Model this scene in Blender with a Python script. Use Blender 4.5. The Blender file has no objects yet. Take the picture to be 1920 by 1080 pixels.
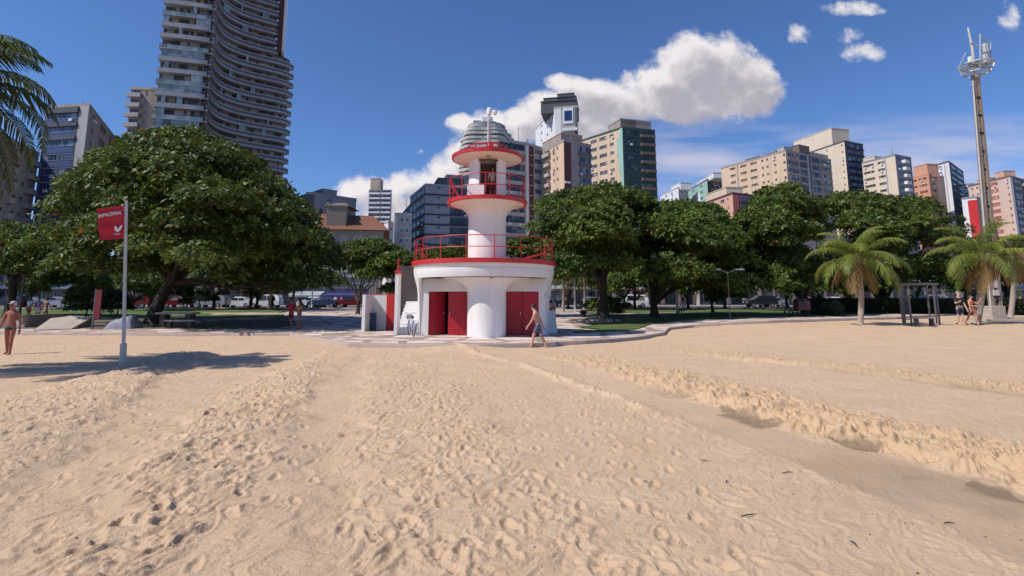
import bpy, bmesh, math, random
import numpy as np
from mathutils import Vector, Matrix
R = math.radians
random.seed(7)
scene = bpy.context.scene
col = scene.collection
# ------------------------------------------------------------ camera
F, PITCH, CY, CAMZ = 1000.0, R(8.0), 419.5, 1.8
cam_data = bpy.data.cameras.new('camera'); cam = bpy.data.objects.new('camera', cam_data); col.objects.link(cam)
cam.location = (0, 0, CAMZ); cam.rotation_euler = (R(90) + PITCH, 0, 0)
cam_data.sensor_width = 36.0; cam_data.lens = 36.0 * F / 1920.0
cam_data.shift_y = -(540.0 - CY) / 1920.0
cam_data.clip_start = 0.05; cam_data.clip_end = 6000
scene.camera = cam
scene.view_settings.view_transform = 'Standard'; scene.view_settings.look = 'None'
scene.view_settings.gamma = 1.0; scene.view_settings.exposure = 0.08
# ------------------------------------------------------------ sun and sky
SUN_EL = R(51.0)
SUNH = Vector((-0.915, -0.40)).normalized()          # towards the sun, horizontally
sd = Vector((SUNH.x * math.cos(SUN_EL), SUNH.y * math.cos(SUN_EL), math.sin(SUN_EL)))
sun_data = bpy.data.lights.new('sun', 'SUN'); sun = bpy.data.objects.new('sun', sun_data); col.objects.link(sun)
sun_data.energy = 4.5; sun_data.angle = R(0.55); sun_data.color = (1.0, 0.94, 0.86)
sun.rotation_euler = sd.to_track_quat('Z', 'Y').to_euler(); sun.location = (-30, -10, 60)

def ray(px, py):
    xc = (px - 960.0) / F; yc = (CY - py) / F
    return Vector((xc, math.cos(PITCH) - yc * math.sin(PITCH), math.sin(PITCH) + yc * math.cos(PITCH)))
def P(px, py, Y):
    d = ray(px, py); k = Y / d.y
    return Vector((d.x * k, Y, CAMZ + d.z * k))
def G(px, py, z=0.0):
    d = ray(px, py); k = (z - CAMZ) / d.z
    return Vector((d.x * k, d.y * k, z))

world = bpy.data.worlds.new('World'); scene.world = world; world.use_nodes = True
wt = world.node_tree; wt.nodes.clear()
def wn(t, kind, **kw):
    n = t.nodes.new(kind)
    for k, v in kw.items(): setattr(n, k, v)
    return n
def wmath(t, op, a, b=None, c=None, clamp=False):
    n = t.nodes.new('ShaderNodeMath'); n.operation = op; n.use_clamp = clamp
    for i, v in enumerate((a, b, c)):
        if v is None: continue
        if isinstance(v, (int, float)): n.inputs[i].default_value = v
        else: t.links.new(v, n.inputs[i])
    return n.outputs[0]
# clouds of the sky: puffs given by direction; (x, y, half width, half height, strength) in photograph directions
CLOUDS = [(1325,140,105,78,1.0),(1405,165,60,62,1.0),(1245,165,75,55,1.0),(1290,195,120,34,.95),(1165,195,75,36,.9),(1100,178,62,38,.95),
 (1050,158,36,18,.8),(1040,215,70,45,.95),(980,235,60,34,.9),(915,238,60,34,.95),(870,225,32,18,.8),(900,285,52,44,.9),(1110,235,90,36,.9),
 (850,322,48,36,.72),(800,340,56,26,.66),(735,352,66,26,.72),(690,362,60,36,.8),(760,400,100,34,.8),
 (1498,66,27,21,.50),(1610,14,60,13,.46),(1592,68,26,15,.36),(1622,100,42,22,.44),(1895,35,24,36,.38),(788,283,14,7,.30)]
def make_density():
    g = bpy.data.node_groups.new('cloud_density', 'ShaderNodeTree')
    g.interface.new_socket('S', in_out='INPUT', socket_type='NodeSocketFloat')
    g.interface.new_socket('T', in_out='INPUT', socket_type='NodeSocketFloat')
    g.interface.new_socket('D', in_out='OUTPUT', socket_type='NodeSocketFloat')
    gi = g.nodes.new('NodeGroupInput'); go = g.nodes.new('NodeGroupOutput')
    S, T = gi.outputs[0], gi.outputs[1]
    cmb = g.nodes.new('ShaderNodeCombineXYZ'); g.links.new(S, cmb.inputs[0]); g.links.new(T, cmb.inputs[1])
    def noise(scale, det, rough=0.55):
        n = g.nodes.new('ShaderNodeTexNoise'); n.inputs['Scale'].default_value = scale
        n.inputs['Detail'].default_value = det; n.inputs['Roughness'].default_value = rough
        g.links.new(cmb.outputs[0], n.inputs['Vector']); return n
    warp = noise(9.0, 4)
    sp = g.nodes.new('ShaderNodeSeparateXYZ'); g.links.new(warp.outputs['Color'], sp.inputs[0])
    S2 = wmath(g, 'MULTIPLY_ADD', wmath(g, 'SUBTRACT', sp.outputs[0], .5), 0.07, S)
    T2 = wmath(g, 'MULTIPLY_ADD', wmath(g, 'SUBTRACT', sp.outputs[1], .5), 0.05, T)
    out = None
    for (x, y, rx, ry, w) in CLOUDS:
        d = ray(x, y); cs, ct = d.x / d.y, d.z / d.y
        a = wmath(g, 'MULTIPLY', wmath(g, 'SUBTRACT', S2, cs), F / rx * .93)
        b = wmath(g, 'MULTIPLY', wmath(g, 'SUBTRACT', T2, ct), F / ry * .93)
        r2 = wmath(g, 'MULTIPLY_ADD', a, a, wmath(g, 'MULTIPLY', b, b))
        v = wmath(g, 'MULTIPLY', wmath(g, 'SUBTRACT', 1.45, r2), w)
        v = wmath(g, 'MAXIMUM', v, -1.0)
        out = v if out is None else wmath(g, 'SMOOTH_MAX', out, v, 0.25)
    n1 = noise(26.0, 9, .62); n2 = noise(11.0, 3)
    out = wmath(g, 'MULTIPLY_ADD', wmath(g, 'SUBTRACT', n1.outputs[0], .5), 1.7, out)
    out = wmath(g, 'MULTIPLY_ADD', wmath(g, 'SUBTRACT', n2.outputs[0], .5), .8, out)
    g.links.new(out, go.inputs[0]); return g
dens = make_density()
sky = wn(wt, 'ShaderNodeTexSky', sky_type='NISHITA', sun_disc=False)
sky.sun_elevation = SUN_EL; sky.sun_rotation = math.atan2(sd.x, sd.y)
sky.air_density = 1.0; sky.dust_density = 0.15; sky.ozone_density = 1.6; sky.altitude = 0
tc = wn(wt, 'ShaderNodeTexCoord'); sx = wn(wt, 'ShaderNodeSeparateXYZ'); wt.links.new(tc.outputs['Generated'], sx.inputs[0])
yy = wmath(wt, 'MAXIMUM', sx.outputs[1], 0.02)
S = wmath(wt, 'DIVIDE', sx.outputs[0], yy); T = wmath(wt, 'DIVIDE', sx.outputs[2], yy)
def dgrp(s, t):
    n = wt.nodes.new('ShaderNodeGroup'); n.node_tree = dens
    wt.links.new(s, n.inputs[0]); wt.links.new(t, n.inputs[1]); return n.outputs[0]
d0 = dgrp(S, T); d1 = dgrp(wmath(wt, 'ADD', S, -0.022), wmath(wt, 'ADD', T, 0.03))
ahead = wmath(wt, 'MULTIPLY', wmath(wt, 'SUBTRACT', sx.outputs[1], .12), 8.0, clamp=True)
mask = wn(wt, 'ShaderNodeMapRange', interpolation_type='SMOOTHSTEP'); mask.inputs['From Min'].default_value = .10; mask.inputs['From Max'].default_value = .95
wt.links.new(d0, mask.inputs['Value'])
shade = wn(wt, 'ShaderNodeMapRange', interpolation_type='SMOOTHSTEP'); shade.inputs['From Min'].default_value = .1; shade.inputs['From Max'].default_value = 1.45
wt.links.new(d1, shade.inputs['Value'])
cc = wn(wt, 'ShaderNodeMix', data_type='RGBA'); cc.inputs['A'].default_value = (9.8, 9.4, 9.5, 1); cc.inputs['B'].default_value = (4.9, 4.7, 5.5, 1)
wt.links.new(shade.outputs[0], cc.inputs['Factor'])
# thin streaks low over the roofs
st = wn(wt, 'ShaderNodeTexNoise'); st.inputs['Scale'].default_value = 3.0; st.inputs['Detail'].default_value = 5
cmb2 = wn(wt, 'ShaderNodeCombineXYZ'); wt.links.new(S, cmb2.inputs[0]); wt.links.new(wmath(wt, 'MULTIPLY', T, 7.0), cmb2.inputs[1]); wt.links.new(cmb2.outputs[0], st.inputs['Vector'])
band = wmath(wt, 'SUBTRACT', 1.0, wmath(wt, 'ABSOLUTE', wmath(wt, 'MULTIPLY', wmath(wt, 'SUBTRACT', T, .262), 9.5)), clamp=True)
rside = wmath(wt, 'MULTIPLY', wmath(wt, 'SUBTRACT', S, .15), 6.0, clamp=True)
streak = wmath(wt, 'MULTIPLY', wmath(wt, 'MULTIPLY', band, rside), wmath(wt, 'MULTIPLY', wmath(wt, 'SUBTRACT', st.outputs[0], .37), 4.5, clamp=True))
mx0 = wn(wt, 'ShaderNodeMix', data_type='RGBA'); mx0.inputs['B'].default_value = (6.6, 6.6, 8.2, 1)
tint = wn(wt, 'ShaderNodeMix', data_type='RGBA', blend_type='MULTIPLY'); tint.inputs['Factor'].default_value = 1.0; tint.inputs['B'].default_value = (0.69, 0.96, 1.42, 1)
wt.links.new(sky.outputs[0], tint.inputs['A'])
wt.links.new(tint.outputs['Result'], mx0.inputs['A']); wt.links.new(wmath(wt, 'MULTIPLY', streak, wmath(wt, 'MULTIPLY', ahead, .85)), mx0.inputs['Factor'])
mx = wn(wt, 'ShaderNodeMix', data_type='RGBA')
wt.links.new(mx0.outputs['Result'], mx.inputs['A']); wt.links.new(cc.outputs['Result'], mx.inputs['B'])
wt.links.new(wmath(wt, 'MULTIPLY', mask.outputs[0], ahead), mx.inputs['Factor'])
bg = wn(wt, 'ShaderNodeBackground'); bg.inputs[1].default_value = 0.085
wo = wn(wt, 'ShaderNodeOutputWorld'); wt.links.new(mx.outputs['Result'], bg.inputs[0]); wt.links.new(bg.outputs[0], wo.inputs[0])
try: world.cycles.sampling_method = 'MANUAL'; world.cycles.sample_map_resolution = 512
except Exception: pass

# ------------------------------------------------------------ materials
MATS = {}
def srgb(r, g, b):
    f = lambda c: (c / 255 / 12.92) if c <= 10 else ((c / 255 + .055) / 1.055) ** 2.4
    return (f(r), f(g), f(b))
def mat(name, c, rough=.7, var=.12, scale=1.5, bump=0.0, bscale=20.0, metal=0.0, spec=.4, streak=False, objvar=0.0, c2=None):
    if name in MATS: return MATS[name]
    m = bpy.data.materials.new(name); MATS[name] = m; m.use_nodes = True
    t = m.node_tree; b = t.nodes['Principled BSDF']
    b.inputs['Roughness'].default_value = rough; b.inputs['Metallic'].default_value = metal; b.inputs['Specular IOR Level'].default_value = spec
    tcn = t.nodes.new('ShaderNodeTexCoord'); geo = t.nodes.new('ShaderNodeNewGeometry')
    n = t.nodes.new('ShaderNodeTexNoise'); n.inputs['Scale'].default_value = scale; n.inputs['Detail'].default_value = 6; n.inputs['Roughness'].default_value = .65
    if streak:
        mp = t.nodes.new('ShaderNodeMapping'); mp.inputs['Scale'].default_value = (1, 1, .18)
        t.links.new(geo.outputs['Position'], mp.inputs[0]); t.links.new(mp.outputs[0], n.inputs['Vector'])
    else: t.links.new(geo.outputs['Position'], n.inputs['Vector'])
    rm = t.nodes.new('ShaderNodeValToRGB'); e = rm.color_ramp.elements
    lo = tuple(v * (1 - var) for v in c) if c2 is None else c2
    hi = tuple(min(1, v * (1 + var)) for v in c)
    e[0].position = .32; e[0].color = (*lo, 1); e[1].position = .68; e[1].color = (*hi, 1)
    t.links.new(n.outputs[0], rm.inputs[0]); out = rm.outputs[0]
    if objvar:
        oi = t.nodes.new('ShaderNodeObjectInfo'); hs = t.nodes.new('ShaderNodeHueSaturation')
        v = wmath(t, 'MULTIPLY_ADD', oi.outputs['Random'], 2 * objvar, 1 - objvar)
        t.links.new(v, hs.inputs['Value']); t.links.new(out, hs.inputs['Color']); out = hs.outputs[0]
    t.links.new(out, b.inputs['Base Color'])
    if bump:
        bn = t.nodes.new('ShaderNodeTexNoise'); bn.inputs['Scale'].default_value = bscale; bn.inputs['Detail'].default_value = 5
        t.links.new(geo.outputs['Position'], bn.inputs['Vector'])
        bp = t.nodes.new('ShaderNodeBump'); bp.inputs['Strength'].default_value = bump; bp.inputs['Distance'].default_value = .02
        t.links.new(bn.outputs[0], bp.inputs['Height']); t.links.new(bp.outputs[0], b.inputs['Normal'])
    return m
def weather(m, tint=(.42, .27, .18), amt=.5, lo=.62):
    t = m.node_tree; b = t.nodes['Principled BSDF']; src = b.inputs['Base Color'].links[0].from_socket; geo = t.nodes.new('ShaderNodeNewGeometry')
    mp = t.nodes.new('ShaderNodeMapping'); mp.inputs['Scale'].default_value = (7, 7, .55); t.links.new(geo.outputs['Position'], mp.inputs[0])
    n = t.nodes.new('ShaderNodeTexNoise'); n.inputs['Scale'].default_value = 1; n.inputs['Detail'].default_value = 5; t.links.new(mp.outputs[0], n.inputs['Vector'])
    n2 = t.nodes.new('ShaderNodeTexNoise'); n2.inputs['Scale'].default_value = .9; n2.inputs['Detail'].default_value = 7; t.links.new(geo.outputs['Position'], n2.inputs['Vector'])
    f = wmath(t, 'MULTIPLY', wmath(t, 'MULTIPLY', wmath(t, 'SUBTRACT', n.outputs[0], lo), 7.0, clamp=True), wmath(t, 'MULTIPLY', wmath(t, 'SUBTRACT', n2.outputs[0], .46), 6.0, clamp=True))
    mx_ = t.nodes.new('ShaderNodeMix'); mx_.data_type = 'RGBA'; mx_.inputs['B'].default_value = (*tint, 1)
    t.links.new(wmath(t, 'MULTIPLY', f, amt), mx_.inputs['Factor']); t.links.new(src, mx_.inputs['A']); t.links.new(mx_.outputs['Result'], b.inputs['Base Color'])
def leaf_mat(name, base, dark, trans=.22, rough=.38, hi=None):
    m = bpy.data.materials.new(name); m.use_nodes = True; t = m.node_tree; b = t.nodes['Principled BSDF']
    at = t.nodes.new('ShaderNodeAttribute'); at.attribute_name = 'leafcol'
    rm = t.nodes.new('ShaderNodeValToRGB'); e = rm.color_ramp.elements
    e[0].position = 0; e[0].color = (*dark, 1); e[1].position = .8; e[1].color = (*base, 1)
    x = rm.color_ramp.elements.new(.965); x.color = (*(hi or tuple(v * 1.5 for v in base)), 1); x = rm.color_ramp.elements.new(.985); x.color = (.26, .10, .025, 1)
    t.links.new(at.outputs['Fac'], rm.inputs[0]); t.links.new(rm.outputs[0], b.inputs['Base Color'])
    b.inputs['Roughness'].default_value = rough; b.inputs['Specular IOR Level'].default_value = .26
    tr = t.nodes.new('ShaderNodeBsdfTranslucent'); ms = t.nodes.new('ShaderNodeMixShader'); ms.inputs[0].default_value = trans
    hs = t.nodes.new('ShaderNodeHueSaturation'); hs.inputs['Value'].default_value = 1.6; hs.inputs['Hue'].default_value = .485
    t.links.new(rm.outputs[0], hs.inputs['Color']); t.links.new(hs.outputs[0], tr.inputs[0])
    t.links.new(b.outputs[0], ms.inputs[1]); t.links.new(tr.outputs[0], ms.inputs[2])
    t.links.new(ms.outputs[0], t.nodes['Material Output'].inputs[0]); return m
def glass_mat(name, ca, cb, cc_=None, rough=.12):
    m = bpy.data.materials.new(name); m.use_nodes = True; t = m.node_tree; b = t.nodes['Principled BSDF']
    oi = t.nodes.new('ShaderNodeObjectInfo'); geo = t.nodes.new('ShaderNodeNewGeometry')
    vo = t.nodes.new('ShaderNodeTexWhiteNoise'); vo.noise_dimensions = '3D'
    mp = t.nodes.new('ShaderNodeVectorMath'); mp.operation = 'SNAP'; mp.inputs[1].default_value = (1.1, 1.1, 3.0)
    t.links.new(geo.outputs['Position'], mp.inputs[0]); t.links.new(mp.outputs[0], vo.inputs['Vector'])
    rm = t.nodes.new('ShaderNodeValToRGB'); rm.color_ramp.interpolation = 'CONSTANT'; e = rm.color_ramp.elements
    e[0].position = 0; e[0].color = (*ca, 1); e[1].position = .55; e[1].color = (*cb, 1)
    x = rm.color_ramp.elements.new(.84); x.color = (*(cc_ or cb), 1)
    t.links.new(wmath(t, 'FRACT', wmath(t, 'ADD', vo.outputs[0], oi.outputs['Random'])), rm.inputs[0]); t.links.new(rm.outputs[0], b.inputs['Base Color'])
    b.inputs['Roughness'].default_value = rough; b.inputs['Specular IOR Level'].default_value = .6; MATS[name] = m; return m
M_white = mat('white_paint', (.80, .775, .755), .6, .03, 1.6, .3, 30, streak=True, c2=(.74, .71, .685))
weather(M_white, amt=.32, lo=.6)
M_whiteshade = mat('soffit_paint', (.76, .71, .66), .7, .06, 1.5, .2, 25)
M_red = mat('red_paint', (.52, .03, .035), .42, .12, 2.5, .1, 30)
weather(M_red, (.30, .10, .07), .5, .55)
M_redwall = mat('red_wall_paint', (.62, .035, .03), .5, .08, 2.0)
M_reddoor = mat('red_door', (.40, .012, .025), .45, .10, 1.5, .1, 12, streak=True)
weather(M_reddoor, (.30, .09, .07), .45, .55)
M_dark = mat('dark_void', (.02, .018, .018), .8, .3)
M_brownwall = mat('brown_wall', (.075, .055, .055), .7, .2, 2)
M_steel = mat('galvanised_steel', (.38, .38, .40), .45, .12, 6, metal=.6)
M_greypaint = mat('grey_metal_paint', (.13, .125, .13), .5, .15, 6)
M_palesteel = mat('pale_post_paint', (.50, .49, .46), .55, .12, 4)
M_conc = mat('weathered_concrete', (.30, .26, .22), .85, .25, 3.0, .5, 40, streak=True)
M_stone = mat('pale_stone', (.42, .35, .30), .85, .15, 2.0, .4, 30)
M_darkstone = mat('dark_stone', (.10, .08, .07), .85, .25, 3.0, .4, 30)
M_bark = mat('bark', (.045, .033, .026), .9, .35, 5, .8, 18)
M_palmbark = mat('palm_bark', (.33, .27, .22), .9, .25, 9, .6, 25)
M_asphalt = mat('asphalt', (.055, .053, .055), .9, .15, 2)
M_ground = mat('park_paving', (.36, .30, .26), .9, .15, .6, .3, 8)
M_grass = mat('grass_blades', (.085, .12, .028), .9, .3, .7, .8, 14, c2=(.045, .075, .016))
M_dirt = mat('dirt_path', (.42, .33, .23), .9, .15, .9)
M_sandfar = mat('dry_sand_plain', (.47, .35, .25), .95, .08, .8)
M_blue = mat('blue_plastic', (.02, .06, .14), .5, .1)
M_tarp = mat('grey_tarp', (.20, .21, .27), .6, .2, 4, .4, 8)
M_skin = mat('skin', (.50, .24, .15), .55, .08, 6); M_skin2 = mat('tanned_skin', (.33, .13, .08), .55, .08, 6)
M_skin3 = mat('light_skin', (.55, .33, .25), .55, .08, 6)
M_hair = mat('dark_hair', (.02, .014, .012), .6, .3, 20)
M_greyhair = mat('grey_hair', (.28, .26, .25), .6, .3, 20)
def cloth(n, c): return mat('cloth_' + n, c, .85, .12, 8)
G_dark = glass_mat('window_glass_dark', (.015, .018, .025), (.05, .06, .075), (.16, .16, .15))
G_blue = glass_mat('window_glass_blue', (.03, .045, .09), (.07, .10, .17), (.20, .24, .30))
G_warm = glass_mat('window_glass_shutters', (.06, .045, .04), (.16, .13, .11), (.35, .31, .27))
G_teal = glass_mat('balcony_glass_teal', (.20, .27, .29), (.30, .36, .37), (.14, .19, .22), .2)

# ------------------------------------------------------------ mesh helpers
class MB:
    def __init__(s): s.v = []; s.f = []; s.m = []; s.mats = []
    def mi(s, m):
        if m not in s.mats: s.mats.append(m)
        return s.mats.index(m)
    def add(s, vs, fs, m):
        o = len(s.v); s.v += [tuple(x) for x in vs]; k = s.mi(m)
        for f in fs: s.f.append([i + o for i in f]); s.m.append(k)
        return s
    def box(s, c, d, m, rz=0, M=None):
        x, y, z = d[0] / 2, d[1] / 2, d[2] / 2
        vs = [Vector((a * x, b * y, e * z)) for e in (-1, 1) for b in (-1, 1) for a in (-1, 1)]
        if rz: vs = [Matrix.Rotation(rz, 3, 'Z') @ v for v in vs]
        if M is not None: vs = [M @ v for v in vs]
        vs = [v + Vector(c) for v in vs]
        return s.add(vs, [(0, 2, 3, 1), (4, 5, 7, 6), (0, 1, 5, 4), (2, 6, 7, 3), (0, 4, 6, 2), (1, 3, 7, 5)], m)
    def tube(s, pts, rad, m, n=8, cap=True, closed=False):
        pts = [Vector(p) for p in pts]
        if not hasattr(rad, '__len__'): rad = [rad] * len(pts)
        vs = []; N = len(pts); ref = None
        for i, p in enumerate(pts):
            if closed: t = pts[(i + 1) % N] - pts[i - 1]
            else: t = pts[min(i + 1, N - 1)] - pts[max(i - 1, 0)]
            t.normalize()
            if ref is None: ref = Vector((0, 0, 1)) if abs(t.z) < .9 else Vector((1, 0, 0))
            a = t.cross(ref).normalized(); b = a.cross(t).normalized(); ref = b
            for k in range(n):
                an = 2 * math.pi * k / n
                vs.append(p + (a * math.cos(an) + b * math.sin(an)) * rad[i])
        fs = []
        for i in range(N if closed else N - 1):
            j = (i + 1) % N
            for k in range(n):
                l = (k + 1) % n; fs.append((i * n + k, i * n + l, j * n + l, j * n + k))
        if cap and not closed: fs.append(tuple(range(n))); fs.append(tuple(reversed([(N - 1) * n + k for k in range(n)])))
        return s.add(vs, fs, m)
    def lathe(s, prof, c, m, n=64, rfun=None):
        vs = []
        for (r, z) in prof:
            for k in range(n):
                a = 2 * math.pi * k / n; rr = r if rfun is None else rfun(r, z, a)
                vs.append((c[0] + rr * math.cos(a), c[1] + rr * math.sin(a), c[2] + z))
        fs = []
        for i in range(len(prof) - 1):
            for k in range(n):
                l = (k + 1) % n; fs.append((i * n + k, i * n + l, (i + 1) * n + l, (i + 1) * n + k))
        if prof[0][0] > 1e-4: fs.append(tuple(reversed(range(n))))
        if prof[-1][0] > 1e-4: fs.append(tuple((len(prof) - 1) * n + k for k in range(n)))
        return s.add(vs, fs, m)
    def prism(s, poly, z0, z1, m, mtop=None, mside=None):
        n = len(poly); vs = [(p[0], p[1], z0) for p in poly] + [(p[0], p[1], z1) for p in poly]
        s.add(vs, [tuple(range(n, 2 * n)), tuple(reversed(range(n)))], mtop or m)
        o = len(s.v) - 2 * n
        for i in range(n):
            j = (i + 1) % n; mm = m if mside is None else mside[i]
            s.f.append([o + i, o + j, o + n + j, o + n + i]); s.m.append(s.mi(mm))
        return s
    def build(s, name, parent=None, world=True, smooth=False, bevel=0):
        me = bpy.data.meshes.new(name); me.from_pydata(s.v, [], s.f)
        for mt in s.mats: me.materials.append(mt)
        me.polygons.foreach_set('material_index', s.m)
        if smooth: me.polygons.foreach_set('use_smooth', [True] * len(me.polygons))
        me.update()
        o = bpy.data.objects.new(name, me); col.objects.link(o)
        if smooth and smooth != 'all':
            try: me.set_sharp_from_angle(angle=R(40))
            except Exception: pass
        if bevel:
            b = o.modifiers.new('bevel', 'BEVEL'); b.width = bevel; b.segments = 2; b.limit_method = 'ANGLE'
        if parent is not None:
            o.parent = parent
            if world: o.matrix_parent_inverse = WINV.get(parent.name, Matrix.Identity(4))
        return o
WINV = {}
def tag(o, label, cat, group=None, kind=None):
    o['label'] = label; o['category'] = cat
    if group: o['group'] = group
    if kind: o['kind'] = kind
    return o
def thing(name, label, cat, loc=(0, 0, 0), group=None, rz=0):
    e = bpy.data.objects.new(name, None); col.objects.link(e); e.location = loc; e.rotation_euler = (0, 0, rz); e.empty_display_size = .3
    WINV[e.name] = (Matrix.Translation(loc) @ Matrix.Rotation(rz, 4, 'Z')).inverted()
    return tag(e, label, cat, group)
def struct(o, label=None, cat=None, kind='structure'):
    o['kind'] = kind
    if label: o['label'] = label
    if cat: o['category'] = cat
    return o
def copy_tree(o, parent=None):
    c = o.copy(); col.objects.link(c)
    if parent is not None: c.parent = parent
    for ch in list(o.children): copy_tree(ch, c)
    return c
def np_mesh(name, V, Q, m, parent=None, attr=None, smooth=False, world=True):
    """V (n,3) array; Q (k,4) or (k,3) array"""
    me = bpy.data.meshes.new(name); nv = len(V); k = Q.shape[1]; nf = len(Q)
    me.vertices.add(nv); me.vertices.foreach_set('co', np.asarray(V, np.float32).ravel())
    me.loops.add(nf * k); me.loops.foreach_set('vertex_index', np.asarray(Q, np.int32).ravel())
    me.polygons.add(nf); me.polygons.foreach_set('loop_start', np.arange(0, nf * k, k, dtype=np.int32))
    try: me.polygons.foreach_set('loop_total', np.full(nf, k, np.int32))
    except Exception: pass
    if smooth: me.polygons.foreach_set('use_smooth', np.ones(nf, bool))
    for mm in (m if isinstance(m, (list, tuple)) else [m]): me.materials.append(mm)
    for an, (dom, typ, data) in (attr or {}).items():
        a = me.attributes.new(an, typ, dom)
        if typ == 'FLOAT': a.data.foreach_set('value', np.asarray(data, np.float32))
        else: a.data.foreach_set('color', np.asarray(data, np.float32).ravel())
    me.update(calc_edges=True); me.validate()
    o = bpy.data.objects.new(name, me); col.objects.link(o)
    if parent is not None:
        o.parent = parent
        if world: o.matrix_parent_inverse = WINV.get(parent.name, Matrix.Identity(4))
    return o
# ------------------------------------------------------------ noise
def vnoise(x, y, seed=0):
    xi = np.floor(x).astype(np.int64); yi = np.floor(y).astype(np.int64); fx = x - xi; fy = y - yi
    def h(a, b):
        n = (a * 374761393 + b * 668265263 + seed * 1442695041) & 0xffffffff
        n = ((n ^ (n >> 13)) * 1274126177) & 0xffffffff; n = n ^ (n >> 16)
        ang = (n & 0xffff) / 65536.0 * 2 * np.pi
        return np.cos(ang), np.sin(ang)
    u = fx * fx * fx * (fx * (fx * 6 - 15) + 10); v = fy * fy * fy * (fy * (fy * 6 - 15) + 10)
    def g(dx, dy):
        a, b = h(xi + dx, yi + dy); return a * (fx - dx) + b * (fy - dy)
    return ((g(0, 0) * (1 - u) + g(1, 0) * u) * (1 - v) + (g(0, 1) * (1 - u) + g(1, 1) * u) * v) * 1.5
def sstep(x): x = np.clip(x, 0, 1); return x * x * (3 - 2 * x)
# ------------------------------------------------------------ terrain
def rfun(X, Y): return sstep((X - 4) / 12.0) * sstep((Y - 17) / 12.0)
def zsand(X, Y): return .42 * rfun(X, Y)
def zpark(X, Y):
    b = sstep((Y - 27) / 38.0); r = rfun(X, Y); return .13 + .42 * (1 - (1 - r) * (1 - b))
def Gt(px, py, park=False):
    z = 0.0
    for _ in range(30):
        g = G(px, py, z); z = float((zpark if park else zsand)(np.float64(g.x), np.float64(g.y)))
    return G(px, py, z)
EDGE_PX = [(0, 628), (300, 630), (545, 630), (585, 638), (620, 645), (655, 650), (800, 653), (900, 653), (1000, 650), (1100, 645), (1200, 637), (1246, 629), (1256, 619), (1300, 614), (1440, 606), (1560, 602), (1680, 598), (1800, 591), (1920, 583)]
ED = [Gt(x, y) for x, y in EDGE_PX]
EX = [-400, -120] + [p.x for p in ED]; EY = [26.5, 26.5] + [p.y for p in ED]
sl = (EY[-1] - EY[-3]) / (EX[-1] - EX[-3]); EX += [EX[-1] + 100]; EY += [EY[-1] + 100 * sl * .5]
def yedge(X): return np.interp(X, EX, EY)
# ------------------------------------------------------------ sand
def sand_material():
    m = bpy.data.materials.new('beach_sand'); m.use_nodes = True; t = m.node_tree; b = t.nodes['Principled BSDF']
    geo = t.nodes.new('ShaderNodeNewGeometry'); at = t.nodes.new('ShaderNodeAttribute'); at.attribute_name = 'tone'
    def noise(s, d=6, r=.6):
        n = t.nodes.new('ShaderNodeTexNoise'); n.inputs['Scale'].default_value = s; n.inputs['Detail'].default_value = d; n.inputs['Roughness'].default_value = r
        t.links.new(geo.outputs['Position'], n.inputs['Vector']); return n.outputs[0]
    def mix(a, bcol, f, bt='MIX'):
        n = t.nodes.new('ShaderNodeMix'); n.data_type = 'RGBA'; n.blend_type = bt
        for s_, v in (('A', a), ('B', bcol), ('Factor', f)):
            if isinstance(v, tuple): n.inputs[s_].default_value = (*v, 1)
            elif isinstance(v, float): n.inputs[s_].default_value = v
            else: t.links.new(v, n.inputs[s_])
        return n.outputs['Result']
    sep = t.nodes.new('ShaderNodeSeparateColor'); t.links.new(at.outputs['Color'], sep.inputs[0])
    c = mix((.525, .368, .236), (.598, .430, .286), wmath(t, 'MULTIPLY_ADD', noise(1.1, 8, .7), 3.0, -1.0, clamp=True))
    c = mix(c, (.570, .385, .215), wmath(t, 'MULTIPLY', sep.outputs[1], .6))          # yellower churned sand
    c = mix(c, (.27, .19, .122), sep.outputs[0])           # damp compact sand; also undercut shade painted at the bank foot
    g = wmath(t, 'MULTIPLY_ADD', noise(240, 3, .7), .55, .73)
    c = mix(c, mix(c, (.0, .0, .0), .35), wmath(t, 'MULTIPLY_ADD', noise(160, 2), 6.0, -3.7, clamp=True))
    hs = t.nodes.new('ShaderNodeHueSaturation'); t.links.new(c, hs.inputs['Color']); t.links.new(g, hs.inputs['Value'])
    t.links.new(hs.outputs[0], b.inputs['Base Color']); b.inputs['Roughness'].default_value = .95; b.inputs['Specular IOR Level'].default_value = .15
    bp = t.nodes.new('ShaderNodeBump'); bp.inputs['Strength'].default_value = .8; bp.inputs['Distance'].default_value = .025
    t.links.new(wmath(t, 'ADD', noise(32, 6, .7), wmath(t, 'MULTIPLY', noise(14, 4), .7)), bp.inputs['Height']); t.links.new(bp.outputs[0], b.inputs['Normal'])
    return m
M_SAND = sand_material()
def wpoly(pxs): return np.array([[p.x, p.y] for p in (Gt(x, y) for x, y in pxs)])
def pdist(X, Y, poly):
    """signed distance (positive on the left of the travel direction) and travelled fraction"""
    best = np.full(X.shape, 1e9); sg = np.zeros(X.shape); tr = np.zeros(X.shape); n = len(poly) - 1
    for i in range(n):
        a, b = poly[i], poly[i + 1]; d = b - a; L2 = d @ d
        u = ((X - a[0]) * d[0] + (Y - a[1]) * d[1]) / L2
        uc = np.clip(u, 0 if i else -0.3, 1 if i < n - 1 else 3.0)
        qx = X - a[0] - uc * d[0]; qy = Y - a[1] - uc * d[1]; dd = np.hypot(qx, qy)
        s = np.sign(d[0] * (Y - a[1]) - d[1] * (X - a[0])); k = dd < best
        best = np.where(k, dd, best); sg = np.where(k, s, sg); tr = np.where(k, (i + np.clip(u, 0, 1)) / n, tr)
    return best * sg, tr
NC, NR = 1150, 760
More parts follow.
